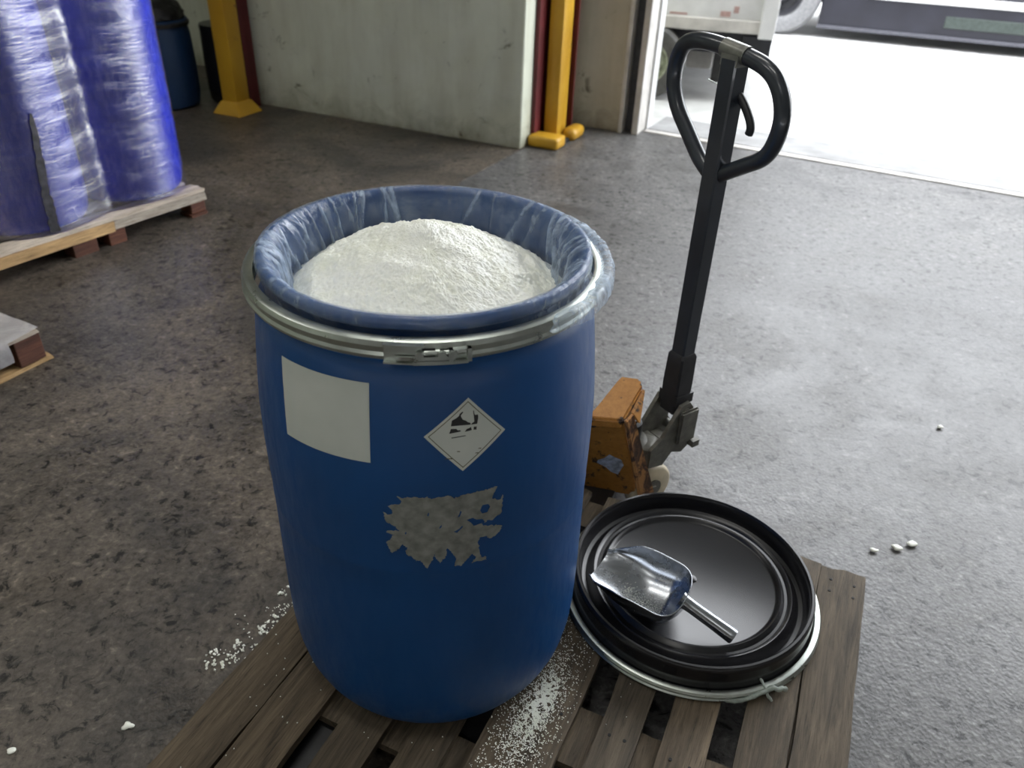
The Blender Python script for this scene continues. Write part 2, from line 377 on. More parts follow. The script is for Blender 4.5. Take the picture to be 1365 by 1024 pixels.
# recess wall to the door
bm = bmesh.new(); box(bm, 0, .435, .80, 1.0, 0, 4.8, .004, Wt); struct('wall_recess', bm, M_wall2)
def px_box(name, x0, x1, y0, y1, m, lab, z1=4.2):
    bm = bmesh.new(); box(bm, x0, x1, y0, y1, 0, z1, .003, Wt); return struct(name, bm, m, label=lab)
px_box('trim_5', .43, .458, .775, 1.0, M_cream, 'pale outer strip of the door jamb')
px_box('trim_6', .458, .53, .86, 1.0, M_darktrim, 'dark roller channel in the door jamb')
px_box('trim_7', .53, .575, .79, 1.02, M_cream, 'pale inner strip of the door jamb')
px_box('trim_8', .572, .592, .98, 1.10, M_white, 'bright outer lip of the door jamb')
# lintel and the rest of the shell
bm = bmesh.new(); box(bm, 0, 6.2, -.1, .15, 4.2, 4.8, 0, Tm); struct('wall_above_door', bm, M_wall2)
bm = bmesh.new(); box(bm, 6.0, 9.5, -.1, .15, 0, 4.8, 0, Tm); struct('wall_back_right', bm, M_wall2)
bm = bmesh.new(); box(bm, -6.7, -6.5, -7, 9.5, 0, 4.8); struct('wall_left', bm, M_wall)
bm = bmesh.new(); box(bm, 8.0, 8.2, -7, 3, 0, 4.8); struct('wall_right', bm, M_wall3)
bm = bmesh.new(); box(bm, -6.7, 8.2, -5.4, -5.2, 0, 4.8); struct('wall_front', bm, M_wall3)
bm = bmesh.new()
vs = [bm.verts.new(p) for p in ((-6.7, -5.4, 4.8), (8.2, -5.4, 4.8), (8.2, 1.9, 4.8), (-6.7, 10.0, 4.8))]; bm.faces.new(vs)
ext_ = bmesh.ops.extrude_face_region(bm, geom=bm.faces[:]); bmesh.ops.translate(bm, vec=(0, 0, .15), verts=[v for v in ext_['geom'] if isinstance(v, bmesh.types.BMVert)])
CE = struct('ceiling', bm, M_ceil)
# made-up housings above the added fill lights, out of view
for i, (x, y) in enumerate(FILL_LIGHTS):
    bm = bmesh.new(); box(bm, -.75, .75, -.2, .2, 4.66, 4.8, .01, Matrix.Translation((x, y, 0)) @ Matrix.Rotation(math.radians(-24), 4, 'Z'))
    obj('fill_light_housing', bm, M_white, CE)

# ================================================================== PALLETS
def board(name, u0, u1, v0, v1, z0, z1, m, parent, seed, along='v', skew=0, wear=.004, split=False):
    """a plank with wobbling arrises, worn ends and slight cupping; local pallet coordinates"""
    rnd = random.Random(seed); bm = bmesh.new()
    nl = max(4, int(abs((v1-v0) if along == 'v' else (u1-u0))/.04)); nw = 4
    L0, L1, W0, W1 = (v0, v1, u0, u1) if along == 'v' else (u0, u1, v0, v1)
    grid = {}
    for k in (0, 1):
        for i in range(nl+1):
            for j in range(nw+1):
                t = i/nl; s = j/nw; l = L0+(L1-L0)*t; wv = W0+(W1-W0)*s
                if i in (0, nl): l += (rnd.random()-.5)*wear*3 + (.012*nz(wv*40, seed) if i == 0 else 0)
                if j == 0: wv += wear*nz(l*7, seed*3.1)
                if j == nw: wv += wear*nz(l*7, seed*5.7+9)
                wv += skew*(t-.5)
                z = (z0, z1)[k] + (.0012*nz(l*9, wv*30, seed) if k else 0)
                if k and j in (0, nw): z -= .002+.002*abs(nz(l*15, seed, 3))
                if k and i in (0, nl): z -= .002
                p = (wv, l, z) if along == 'v' else (l, wv, z)
                grid[k, i, j] = bm.verts.new(p)
    for i in range(nl):
        for j in range(nw):
            for k in (0, 1): bm.faces.new([grid[k, i, j], grid[k, i+1, j], grid[k, i+1, j+1], grid[k, i, j+1]])
        for j in (0, nw): bm.faces.new([grid[0, i, j], grid[0, i+1, j], grid[1, i+1, j], grid[1, i, j]])
    for j in range(nw):
        for i in (0, nl): bm.faces.new([grid[0, i, j], grid[0, i, j+1], grid[1, i, j+1], grid[1, i, j]])
    return obj(name, bm, m, parent, 35)

PA = empty('wooden_pallet', (.893, 1.376, 0), ang((-.919, .395)), 'old weathered grey-brown wooden pallet carrying the open blue drum and the black lid', 'pallet')
deck = [(0, .104, .001, 1.2), (.110, .204, -.004, 1.2), (.252, .340, .004, 1.2), (.382, .463, .0, 1.2), (.516, .668, .003, 1.2), (.715, .796, 0, 1.2),
        (.843, .933, .002, 1.2), (.984, 1.090, .0, 1.2), (1.095, 1.2, .004, 1.2)]
for i, (a, b, c, d) in enumerate(deck):
    board('deck_board', a, b, c, d, .118, .14, M_wood, PA, 11+i, skew=(.008 if i == 1 else 0))
for v0, v1, u0, u1 in ((0.02, .12, 0, 1.2), (.63, .76, 0, .60), (.80, .88, .60, 1.2), (1.08, 1.2, 0, 1.2)):
    board('stringer_board', u0, u1, v0, v1, .096, .118, M_wood, PA, int(v0*100)+3, along='u')
for u0, u1 in ((0, .1), (.575, .675), (1.1, 1.2)):
    for v0, v1 in ((.0, .14), (.63, .76) if u0 < .6 else (.78, .90), (1.06, 1.2)):
        bm = bmesh.new(); box(bm, u0, u1, v0+.002, v1, .022, .096, .003); obj('block', bm, M_wood, PA)
    board('bottom_board', u0, u1, 0, 1.2, .0, .022, M_wood, PA, int(u0*50)+60)
# nail heads on the visible board ends
bm = bmesh.new()
for a, b, c, d in deck[:5]:
    for u in (a+.025, b-.025):
        for v in (.045, .085, .68): cyl(bm, (u, v+.004*nz(u*90, v), .1395), (u, v+.004*nz(u*90, v), .1412), .0035, 8)
obj('nail_heads', bm, M_nail_shade, PA, kind='stuff')

# left pallet under the wrapped drums
LD = Vector((-.52, -.854)).normalized(); LN = Vector((-.854, .52)).normalized()
PB = empty('wooden_pallet', (-1.645, 3.928, 0), ang(LN), 'pallet with a pale front edge carrying the film-wrapped blue drums', 'pallet')
for i in range(8):
    u0 = i*.157; board('deck_board', u0, u0+.10, 0, 1.2, .122, .142, M_wood_white, PB, 40+i)
bB = board('top_edge_board', 0.0, .10, -.002, .52, .078, .122, M_wood_white, PB, 55); bB['label'] = 'white edge board'
bB = board('top_edge_board', 0.0, .10, .52, 1.22, .070, .122, M_wood_new, PB, 56); bB['label'] = 'fresh yellow wood edge board'
for u in (.55, 1.1): board('top_edge_board', u, u+.1, 0, 1.2, .1, .122, M_wood_red, PB, 57+int(u*10))
for u0 in (0, .55, 1.1):
    for v0, v1 in ((.0, .09), (.47, .56), (.62, .74), (1.08, 1.2)):
        bm = bmesh.new(); box(bm, u0+.01, u0+.1, v0, v1, .0 if v0 > .4 and v0 < .7 else .02, .077 if v0 < .5 else .069, .004); obj('block', bm, M_wood_red, PB)
    board('bottom_board', u0, u0+.1, .0, .1, 0, .02, M_wood_red, PB, 70)

# near-left pallet with film sheet
PC = empty('wooden_pallet', (-1.709, 2.422, 0), ang((-.9, .437)), 'pallet corner with a film-covered top at the left edge of the photo', 'pallet')
for i in range(7):
    u0 = i*.17; board('deck_board', u0, u0+.15, 0, 1.0, .122, .14, M_wood_white, PC, 80+i)
for v0, v1 in ((0, .1), (.45, .55), (.9, 1.0)):
    for u0 in (0, .53, 1.06):
        bm = bmesh.new(); box(bm, u0, u0+.1, v0, v1, .02, .122, .004); obj('block', bm, M_wood_red, PC)
for u0 in (0, .53, 1.06): board('bottom_board', u0, u0+.1, -.02, 1.0, 0, .02, M_wood_new, PC, 91+int(u0*9))
# sheet of film lying on it and down over its long side
bm = bmesh.new(); g = {}
nu, nv = 40, 40
for i in range(nu+1):
    for j in range(nv+1):
        u = .01+1.1*i/nu - .014; 
        v = 0.0+1.0*j/nv; z = .144+.006*abs(nz(u*7, v*7))
        g[i, j] = (u, v, z)
prof = [(-.010, .060), (-.012, .085), (-.010, .11), (-.006, .135)]
rows = []
for (uu, zz) in prof: rows.append([(uu-.004*abs(nz(zz*40, j*.4)), .12+.88*j/nv, zz) for j in range(nv+1)])
for i in range(nu+1): rows.append([g[i, j] for j in range(nv+1)])
V = [[bm.verts.new(p) for p in r] for r in rows]
for i in range(len(V)-1):
    for j in range(nv): bm.faces.new((V[i][j], V[i+1][j], V[i+1][j+1], V[i][j+1]))
o = obj('cover_film', bm, M_sheet, None, 'all'); o.location = (-1.709, 2.422, 0); o.rotation_euler = (0, 0, ang((-.9, .437)))
tag(o, 'milky plastic film sheet covering the pallet at the left edge', 'plastic film')

# ================================================================== MAIN DRUM
DC = Vector((-.148, 1.184, .14))
prof_out = [(0, .0), (.20, .0), (.232, .002), (.250, .008), (.266, .022), (.278, .044), (.287, .07), (.294, .11), (.2975, .16), (.2985, .24), (.298, .32), (.2965, .42), (.2960, .462), (.2968, .468), (.2968, .474), (.2962, .48), (.2970, .54), (.297, .60), (.2955, .66), (.2925, .70), (.289, .74), (.285, .78), (.2815, .81), (.278, .835), (.272, .85), (.262, .858), (.2575, .866), (.2565, .885), (.258, .898), (.2635, .900), (.2665, .904), (.2675, .911), (.2660, .918), (.262, .9205), (.256, .919), (.2515, .914), (.2495, .905), (.2500, .86), (.2485, .845), (.2500, .83), (.256, .80), (.265, .72), (.275, .60), (.28, .3), (.27, .06), (.24, .03), (0, .03)]
def prof_r(z):
    P = [(zz, r) for r, zz in prof_out[3:24]]
    for (z0, r0), (z1, r1) in zip(P, P[1:]):
        if z0 <= z <= z1: return r0+(r1-r0)*(z-z0)/(z1-z0)
    return P[-1][1] if z > P[-1][0] else P[0][1]
D = empty('open_top_drum', DC, 0, 'open blue plastic drum filled with white granules, standing on the weathered pallet', 'drum')
bm = bmesh.new(); lathe(bm, prof_out, 128); obj('drum_body', bm, M_drum, D, 50)
# stickers: outlines given as (angle, height) on the drum wall
ST = {"square": [[-2.3211, 0.9570], [-1.7529, 0.9615], [-1.7589, 0.8300], [-2.2983, 0.8245]], "dia": [[-1.2584, 0.9399], [-1.0647, 0.8755], [-1.2948, 0.8177], [-1.4852, 0.8813]], "dia_in": [[-1.2604, 0.9347], [-1.0863, 0.8764], [-1.2935, 0.8237], [-1.4648, 0.8815]], "p1": [[-1.35, 0.897], [-1.3442, 0.9062], [-1.3207, 0.9096], [-1.3076, 0.9125], [-1.3047, 0.9158], [-1.2889, 0.9191], [-1.2864, 0.9176], [-1.2997, 0.9131], [-1.2973, 0.9105], [-1.2898, 0.906], [-1.2742, 0.9036], [-1.2639, 0.9006], [-1.2500, 0.8987], [-1.2500, 0.8959], [-1.3008, 0.8967]], "p2": [[-1.2483, 0.8959], [-1.2428, 0.8979], [-1.231, 0.8999], [-1.2326, 0.9085], [-1.2363, 0.9179], [-1.232, 0.9182], [-1.2286, 0.9125], [-1.226, 0.9107], [-1.211, 0.9107], [-1.2102, 0.9056], [-1.2162, 0.8956]], "p3": [[-1.3596, 0.8848], [-1.3503, 0.8924], [-1.3219, 0.8918], [-1.3195, 0.8897], [-1.3014, 0.8885], [-1.3004, 0.8871], [-1.3119, 0.8863]], "p4": [[-1.2806, 0.8854], [-1.2698, 0.8897], [-1.2566, 0.8905], [-1.2485, 0.8922], [-1.2446, 0.8868], [-1.2595, 0.8858]], "p5": [[-1.2355, 0.8867], [-1.2336, 0.8914], [-1.2192, 0.8912], [-1.2205, 0.8861]], "p6": [[-1.3487, 0.8781], [-1.2784, 0.8794], [-1.2748, 0.8782], [-1.3462, 0.8766]],
"torn": [[-1.633, 0.7723], [-1.6022, 0.7716], [-1.5591, 0.773], [-1.5102, 0.7727], [-1.4827, 0.7733], [-1.4494, 0.77], [-1.4186, 0.7733], [-1.3633, 0.7735], [-1.3419, 0.7681], [-1.3074, 0.7723], [-1.2632, 0.7733], [-1.1988, 0.7741], [-1.1592, 0.7746], [-1.1133, 0.7757], [-1.1153, 0.7701], [-1.1323, 0.7635], [-1.1387, 0.7545], [-1.0968, 0.7466], [-1.0766, 0.7555], [-1.0821, 0.7388], [-1.0802, 0.7185], [-1.1152, 0.7147], [-1.1391, 0.7095], [-1.1632, 0.7119], [-1.1698, 0.7074], [-1.2036, 0.7104], [-1.1831, 0.7022], [-1.1348, 0.6976], [-1.079, 0.6907], [-1.0805, 0.6838], [-1.1118, 0.6742], [-1.1398, 0.6706], [-1.1682, 0.6775], [-1.2024, 0.6794], [-1.2119, 0.6669], [-1.2041, 0.6499], [-1.1927, 0.6324], [-1.1612, 0.6319], [-1.1642, 0.6253], [-1.2027, 0.6256], [-1.2474, 0.6248], [-1.2205, 0.6349], [-1.2414, 0.645], [-1.2748, 0.6352], [-1.2947, 0.6269], [-1.3014, 0.6232], [-1.3446, 0.6244], [-1.3313, 0.6429], [-1.3541, 0.6523], [-1.3796, 0.6669], [-1.3833, 0.6509], [-1.4164, 0.6343], [-1.4416, 0.6472], [-1.4509, 0.6542], [-1.4581, 0.6421], [-1.4919, 0.6233], [-1.5104, 0.6344], [-1.5259, 0.6412], [-1.5487, 0.6402], [-1.5672, 0.6476], [-1.6018, 0.6549], [-1.5871, 0.6687], [-1.6149, 0.6759], [-1.6496, 0.6614], [-1.6736, 0.6549], [-1.6972, 0.6698], [-1.6957, 0.6778], [-1.6571, 0.6951], [-1.6986, 0.6982], [-1.6948, 0.7015], [-1.6238, 0.7039], [-1.6541, 0.7142], [-1.6946, 0.7211], [-1.7025, 0.7306], [-1.7011, 0.7386], [-1.6793, 0.7355], [-1.6569, 0.7364], [-1.6647, 0.7471], [-1.6844, 0.754], [-1.6223, 0.7583], [-1.6028, 0.7658]],
"holes": [[[-1.276, 0.7208], [-1.2436, 0.7236], [-1.2238, 0.7183], [-1.1905, 0.7169], [-1.175, 0.7090], [-1.1969, 0.7085], [-1.2366, 0.7059], [-1.2532, 0.7142]], [[-1.2046, 0.7356], [-1.1918, 0.7456], [-1.1584, 0.7452], [-1.1480, 0.7387], [-1.1642, 0.7283], [-1.191, 0.7282]], [[-1.3239, 0.7285], [-1.308, 0.7425], [-1.3016, 0.7392], [-1.3112, 0.7303]], [[-1.3467, 0.6999], [-1.3146, 0.7054], [-1.2985, 0.7108], [-1.2953, 0.7073], [-1.3276, 0.6969]], [[-1.48, .738], [-1.472, .744], [-1.468, .741], [-1.474, .735]], [[-1.42, .711], [-1.408, .717], [-1.405, .714], [-1.415, .709]], [[-1.60, .700], [-1.590, .703], [-1.588, .699], [-1.597, .697]]]}
def arc(p): return Vector((p[0]*.295, p[1]))
def inpoly(p, poly):
    c = False; j = len(poly)-1
    for i in range(len(poly)):
        a, b = poly[i], poly[j]
        if (a.y > p.y) != (b.y > p.y) and p.x < (b.x-a.x)*(p.y-a.y)/(b.y-a.y)+a.x: c = not c
        j = i
    return c
def jag(poly, amt, seed, sub=4):
    out = []
    for i in range(len(poly)):
        a, b = poly[i], poly[(i+1) % len(poly)]
        k = max(1, min(sub, int((b-a).length/.0018)))
        for q in range(k):
            p = a.lerp(b, q/k); out.append(p + Vector((noise.noise(Vector((p.x*520, p.y*520, seed))), noise.noise(Vector((p.x*520, p.y*520, seed+9)))))*amt)
    return out
def wrap_patch(name, poly, off, m, holes=(), step=.008, thick=.0004, parent=None):
    """flat outline laid on the curved wall of the drum, triangulated finely enough to follow it"""
    def dens(P):
        out = []
        for i in range(len(P)):
            a, b = P[i], P[(i+1) % len(P)]; k = max(1, int((b-a).length/step+.5))
            out += [a.lerp(b, q/k) for q in range(k)]
        return out
    poly = dens(poly); holes = [dens(h) for h in holes]
    V = list(poly); E = [(i, (i+1) % len(poly)) for i in range(len(poly))]
    for h in holes:
        s = len(V); V += h; E += [(s+i, s+(i+1) % len(h)) for i in range(len(h))]
    x0 = min(p.x for p in poly); x1 = max(p.x for p in poly); y0 = min(p.y for p in poly); y1 = max(p.y for p in poly)
    y = y0+step*.5
    while y < y1:
        x = x0+step*.5
        while x < x1:
            V.append(Vector((x+.0003*math.sin(y*1e4), y))); x += step
        y += step
    r = geometry.delaunay_2d_cdt(V, E, [], 0, 1e-6); vo, fo = r[0], r[2]
    bm = bmesh.new(); vs = []
    for p in vo:
        a = p.x/.295; z = p.y-DC.z; R = prof_r(z)+off
        vs.append(bm.verts.new((R*math.cos(a), R*math.sin(a), z)))
    for f in fo:
        c = (vo[f[0]]+vo[f[1]]+vo[f[2]])/3
        if inpoly(c, poly) and not any(inpoly(c, h) for h in holes):
            try: bm.faces.new([vs[i] for i in f])
            except ValueError: pass
    for v in [v for v in bm.verts if not v.link_faces]: bm.verts.remove(v)
    g2 = bmesh.ops.extrude_face_region(bm, geom=bm.faces[:])
    for e in g2['geom']:
        if isinstance(e, bmesh.types.BMVert): q = Vector((e.co.x, e.co.y, 0)).normalized(); e.co += q*thick
    return obj(name, bm, m, parent or D, 30)
A2 = lambda k: [arc(p) for p in ST[k]]
o = wrap_patch('label', A2('square'), .0006, M_paper); o['label'] = 'blank white square sticker'
dia = wrap_patch('hazard_label', A2('dia'), .0006, M_paper); dia['label'] = 'white diamond hazard sticker with a worn black corrosion symbol'
din = A2('dia_in'); cen = sum(din, Vector((0, 0)))/4
wrap_patch('border_line', din, .0011, M_line, [[p.lerp(cen, .030) for p in din]], parent=dia, thick=.0002)
for k in ('p1', 'p2', 'p3', 'p4', 'p5', 'p6'):
    wrap_patch('printed_mark', A2(k), .0011, M_ink, parent=dia, step=.01, thick=.0002)
for u, z, l in ((-1.388, .842, .014), (-1.23, .846, .006), (-1.215, .853, .006), (-1.325, .853, .006)):
    wrap_patch('scratch', [arc((u, z)), arc((u+l*3, z-.001)), arc((u+l*3, z+.0004)), arc((u+l, z+.001))], .0011, M_line, parent=dia, thick=.0002)
o = wrap_patch('torn_label', jag([arc(p) for p in ST['torn']], .0030, 3.3, 6), .0006, M_torn, [jag([arc(p) for p in h], .0008, 1.1, 2) for h in ST['holes']], step=.006)
o['label'] = 'ragged remains of a scraped-off paper sticker'

# clamp ring around the drum neck
def ring_profile(R, z, h=.026, d=.021):
    # rolled channel section
    return [(R-d, z), (R-.006, z-.001), (R, z+.004), (R+.001, z+h*.28), (R-.002, z+h*.42), (R-.001, z+h*.55), (R, z+h*.72), (R-.003, z+h*.93), (R-.008, z+h), (R-d, z+h-.001), (R-d, z+h-.004), (R-.009, z+h-.004), (R-.006, z+h*.5), (R-.009, z+.004), (R-d, z+.004)]
RC = empty('clamp_ring', (DC.x, DC.y, 1.010), 0, 'galvanised steel clamp ring hanging loose round the neck of the open blue drum', 'clamp ring')
bm = bmesh.new(); lathe(bm, ring_profile(.2915, -.003, .031, .0175), 160, closed=True); obj('band', bm, M_zinc, RC, 35)
def around(a, R, z): return Vector((R*math.cos(a), R*math.sin(a), z))
# latch lever, plates and bolt
bm = bmesh.new()
def arcplate(bm, a0, a1, R0, R1, z0, z1, n=12):
    pv = None
    for i in range(n+1):
        a = a0+(a1-a0)*i/n; q = [bm.verts.new(around(a, R, z)) for R, z in ((R0, z0), (R1, z0), (R1, z1), (R0, z1))]
        if pv:
            for k in range(4): bm.faces.new((pv[k], pv[(k+1) % 4], q[(k+1) % 4], q[k]))
        else: bm.faces.new(q[::-1])
        pv = q
    bm.faces.new(pv)
arcplate(bm, -1.655, -1.47, .2915, .294, .001, .026); arcplate(bm, -1.655, -1.47, .290, .299, -.002, .001); arcplate(bm, -1.655, -1.47, .290, .299, .024, .027)
obj('latch_plate', bm, M_zinc, RC)
bm = bmesh.new(); arcplate(bm, -1.60, -1.33, .2965, .2985, .004, .010); arcplate(bm, -1.52, -1.27, .2965, .2985, -.003, .003); obj('lever', bm, M_zinc, RC)
bm = bmesh.new(); arcplate(bm, -1.36, -1.255, .2915, .300, .000, .002); arcplate(bm, -1.36, -1.255, .2915, .3, .018, .020); arcplate(bm, -1.36, -1.34, .2915, .3, .000, .02); arcplate(bm, -1.275, -1.255, .2915, .3, .000, .02); obj('hook_bracket', bm, M_zinc, RC)
bm = bmesh.new(); tube(bm, [around(-1.50+.02*i, .2945+.001*math.sin(i), .0145) for i in range(12)], .0042, 10); obj('bolt', bm, M_zinc, RC, 40)
bm = bmesh.new()
for a in (-1.49, -1.39, -1.34): cyl(bm, around(a, .289, .013), around(a, .3015, .013), .006, 14)
obj('rivet', bm, M_zinc, RC, 40)
bm = bmesh.new(); arcplate(bm, -1.48, -1.42, .2935, .2955, .009, .021); arcplate(bm, -1.40, -1.36, .2935, .2955, .006, .02); obj('shade_plate', bm, M_nail_shade, RC)  # black plates stand in for shade between the latch parts

# ------------------------------------------------------------------ granules in the drum
def crystals(bm, pts, s0, s1, rnd):
    for p in pts:
        s = rnd.uniform(s0, s1); q = Matrix.Rotation(rnd.uniform(0, 6.28), 4, Vector((rnd.random()-.5, rnd.random()-.5, rnd.random()-.5)).normalized())
        c = Vector(p); ax = [q @ Vector(v) for v in ((s, 0, 0), (-s, 0, 0), (0, s*.8, 0), (0, -s*.8, 0), (0, 0, s*.7), (0, 0, -s*.7))]
        v = [bm.verts.new(c+a) for a in ax]
        for f in ((0, 2, 4), (2, 1, 4), (1, 3, 4), (3, 0, 4), (2, 0, 5), (1, 2, 5), (3, 1, 5), (0, 3, 5)): bm.faces.new([v[i] for i in f])
HP = Vector((-.010, .055))       # peak, drum-local
def heap_z(x, y):
    r = math.hypot(x, y); d = math.hypot(x-HP.x, y-HP.y)
    t = min(1, d/.235)
    z = .824 + .106*(1-t)*(1+.22*t)
    z -= .010*math.exp(-((x+.02)**2+(y-.0)**2)/.0012)          # dimple in front of the peak
    z += .007*nz(x*14, y*14, 1) + .0045*nz(x*40, y*40, 2) + .0018*nz(x*110, y*110, 5)
    rho = math.hypot(x-HP.x*.5, (y-HP.y*.5)); z += .006*max(0, 1-abs(rho-.19)/.02)*(0.5+nz(x*9, y*9, 7))
    return z
bm = bmesh.new(); nr, na = 170, 620
def lump(x, y):
    d = noise.voronoi(Vector((x*330, y*330, 1.7)))[0][0]; e = noise.voronoi(Vector((x*150, y*150, 5.1)))[0][0]
    return .0022*(1-min(1, d*1.3)) + .0034*(1-min(1, e*1.2))*max(0, .5+nz(x*22, y*22, 3))
hz_ = heap_z
def heap_z2(x, y): return hz_(x, y)+lump(x, y)
rings = [[bm.verts.new((HP.x*0, 0, heap_z2(0, 0)))]]
for i in range(1, nr+1):
    r = .240*i/nr; rings.append([bm.verts.new((r*math.cos(2*PI*k/na), r*math.sin(2*PI*k/na), heap_z2(r*math.cos(2*PI*k/na), r*math.sin(2*PI*k/na)))) for k in range(na)])
for k in range(na): bm.faces.new((rings[0][0], rings[1][k], rings[1][(k+1) % na]))
for i in range(1, nr):
    for k in range(na): bm.faces.new((rings[i][k], rings[i+1][k], rings[i+1][(k+1) % na], rings[i][(k+1) % na]))
rnd = random.Random(5); pts = []
for _ in range(6000):
    r = .236*math.sqrt(rnd.random()); a = rnd.uniform(0, 2*PI); x, y = r*math.cos(a), r*math.sin(a); pts.append((x, y, heap_z(x, y)-.0002))
crystals(bm, pts, .0010, .0022, rnd)
o = obj('granule_heap', bm, M_salt, None, 60); o.location = DC; o['kind'] = 'stuff'
tag(o, 'mound of white crystalline granules filling the open blue drum', 'granules')

# ------------------------------------------------------------------ plastic liner bag
def liner():
    rl = random.Random(17); ridges = []
    for _ in range(96):
        c_ = rl.random()
        a0 = rl.gauss(PI*1.03, .42) if c_ < .36 else (rl.gauss(.05, .50) if c_ < .74 else rl.uniform(0, 2*PI))
        ridges.append((a0 % (2*PI), rl.uniform(.008, .032), rl.uniform(-2.2, 2.2), rl.uniform(.25, 1), rl.uniform(.80, .90)))
    milk = []
    def ridge(a, z):
        v = 0
        for a0, w_, sl, st, zb in ridges:
            d = (a-a0-sl*(z-.92)+PI) % (2*PI)-PI
            ww = w_*(1+max(0, .915-z)*6)
            if abs(d) < 3*ww: v = max(v, st*math.exp(-(d/ww)**2))
        return v
    bm = bmesh.new(); na = 720
    # (radius, z) along the sheet, from under the heap up the inner wall, over the lip, down outside, over the ring
    path = [(.236, .80), (.237, .83), (.240, .86), (.2445, .885), (.2475, .902), (.251, .915), (.256, .9215), (.262, .9230), (.2675, .9205), (.2695, .912), (.2688, .904), (.2640, .899), (.2630, .890), (.268, .884), (.283, .8985), (.293, .899), (.2965, .890), (.2965, .876)]
    pp = []
    for (a, b) in zip(path, path[1:]):
        for k in range(3): pp.append((a[0]+(b[0]-a[0])*k/3, a[1]+(b[1]-a[1])*k/3))
    pp.append(path[-1]); n = len(pp); rows = []
    for i, (R, z) in enumerate(pp):
        s = i/(n-1); row = []
        for k in range(na):
            a = 2*PI*k/na; ca, sa = math.cos(a), math.sin(a)
            inner = 1 if s < .3 else max(0, 1-(s-.3)/.12)
            fold = abs(nz(ca*5.5, sa*5.5, z*1.2))**.8*.022 + .012*max(0, nz(ca*13, sa*13, z*2.5)) + .004*abs(nz(ca*34, sa*34, z*7))
            # deep folds bunched up near the left and the right of the opening
            bunch = math.exp(-((a-PI*1.02)/.45)**2) + math.exp(-((min(a, 2*PI-a)-.12)/.5)**2)
            rg = ridge(a, z); r = R - inner*(fold*(.12+.55*bunch) + rg*.010)*min(1, (.925-z)/.03+.1)
            mk = rg*(.75 if inner > .5 else .55) + .10*bunch
            zz = z
            if .30 < s < .62: mk += .22*max(0, nz(ca*60, sa*60, z*40)+.1)
            if .36 < s < .62: r += .0012*abs(nz(ca*40, sa*40, 3)); zz += .0015*abs(nz(ca*50, sa*50, 1))
            if s > .62:
                t = (s-.62)/.38
                # on the right the bag flares over the ring, elsewhere it stays tucked behind it
                right = max(0, math.cos(a-.30))**1.5; tuck = max(0, 1-right*2.2)
                tuck = tuck*tuck*(3-2*tuck)
                r = r*(1-tuck) + (.2625+.0004*math.sin(a*31))*tuck
                zz = zz*(1-tuck) + (.890-.014*t)*tuck
                r += (1-tuck)*(.010*right*t + .004*abs(nz(ca*16, sa*16, t*2)) + .002)
                zz += (1-tuck)*(.004*nz(ca*11, sa*11, 8) + .006*right*math.sin(t*PI))
                mk += (1-tuck)*.40
            milk.append(min(1, mk)); row.append(bm.verts.new((r*ca, r*sa, zz)))
        rows.append(row)
    for i in range(n-1):
        for k in range(na): bm.faces.new((rows[i][k], rows[i][(k+1) % na], rows[i+1][(k+1) % na], rows[i+1][k]))
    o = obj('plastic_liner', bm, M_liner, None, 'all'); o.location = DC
    at = o.data.attributes.new('milk', 'FLOAT', 'POINT'); at.data.foreach_set('value', milk)
    tag(o, 'crinkled clear plastic liner bag folded over the rim of the open blue drum', 'plastic bag')
liner()

# ================================================================== LID, ITS RING, SCOOP
LC = Vector((.441, 1.306, .14))
LI = empty('drum_lid', LC, 0, 'round black plastic drum lid lying upside down on the pallet beside the drum', 'lid')
bm = bmesh.new()
lp = [(0, .045), (.192, .045), (.196, .047), (.199, .052), (.204, .054), (.209, .050), (.213, .046), (.219, .046), (.223, .051), (.229, .0525), (.234, .048), (.239, .036), (.247, .031), (.256, .034), (.2600, .044), (.2625, .062), (.2645, .071), (.268, .0755), (.273, .0755), (.2765, .071), (.2775, .060), (.2775, .050), (.2790, .044), (.2795, .036), (.2785, .030), (.2820, .024), (.2830, .012), (.281, .006), (.272, .005), (.266, .018), (.256, .024), (.235, .022), (.225, .038), (.0, .038)]
lathe(bm, lp, 144); obj('lid_plate', bm, M_black, LI, 45)
bm = bmesh.new(); lathe(bm, [(0, .0475), (.010, .0475), (.013, .0465), (.0145, .045)], 32, (.0, .0)); obj('centre_boss', bm, M_black, LI, 40)
LR = empty('clamp_ring', (LC.x, LC.y, .14), 0, 'galvanised steel clamp ring lying flat on the pallet around the black lid', 'clamp ring')
bm = bmesh.new(); lathe(bm, ring_profile(.300, .001, .022, .014), 160, closed=True); obj('band', bm, M_zinc, LR, 35)
# twist of torn film caught on that ring
rnd = random.Random(3); bm = bmesh.new()
p = [Vector(v) for v in ((.470, 1.012, .143), (.492, 1.008, .147), (.515, 1.012, .152), (.538, 1.020, .156), (.556, 1.028, .158), (.568, 1.034, .161), (.580, 1.032, .158), (.592, 1.036, .156), (.602, 1.040, .149))]
sp = smoothpts(p, 5); tube(bm, sp, [.0045+.0025*abs(nz(i*.9, 1)) for i in range(len(sp))], 8)
q = smoothpts([(.532, 1.062, .166), (.545, 1.050, .168), (.552, 1.036, .163), (.558, 1.022, .152), (.566, 1.014, .143)], 5); tube(bm, q, .003, 7)
for v in bm.verts: v.co += Vector((nz(*(v.co*180)), nz(*(v.co*190)), nz(*(v.co*210))))*.0022
o = obj('film_scrap', bm, M_scrap, None, 'all'); tag(o, 'twisted scrap of torn plastic film on the ring beneath the black lid', 'plastic scrap')

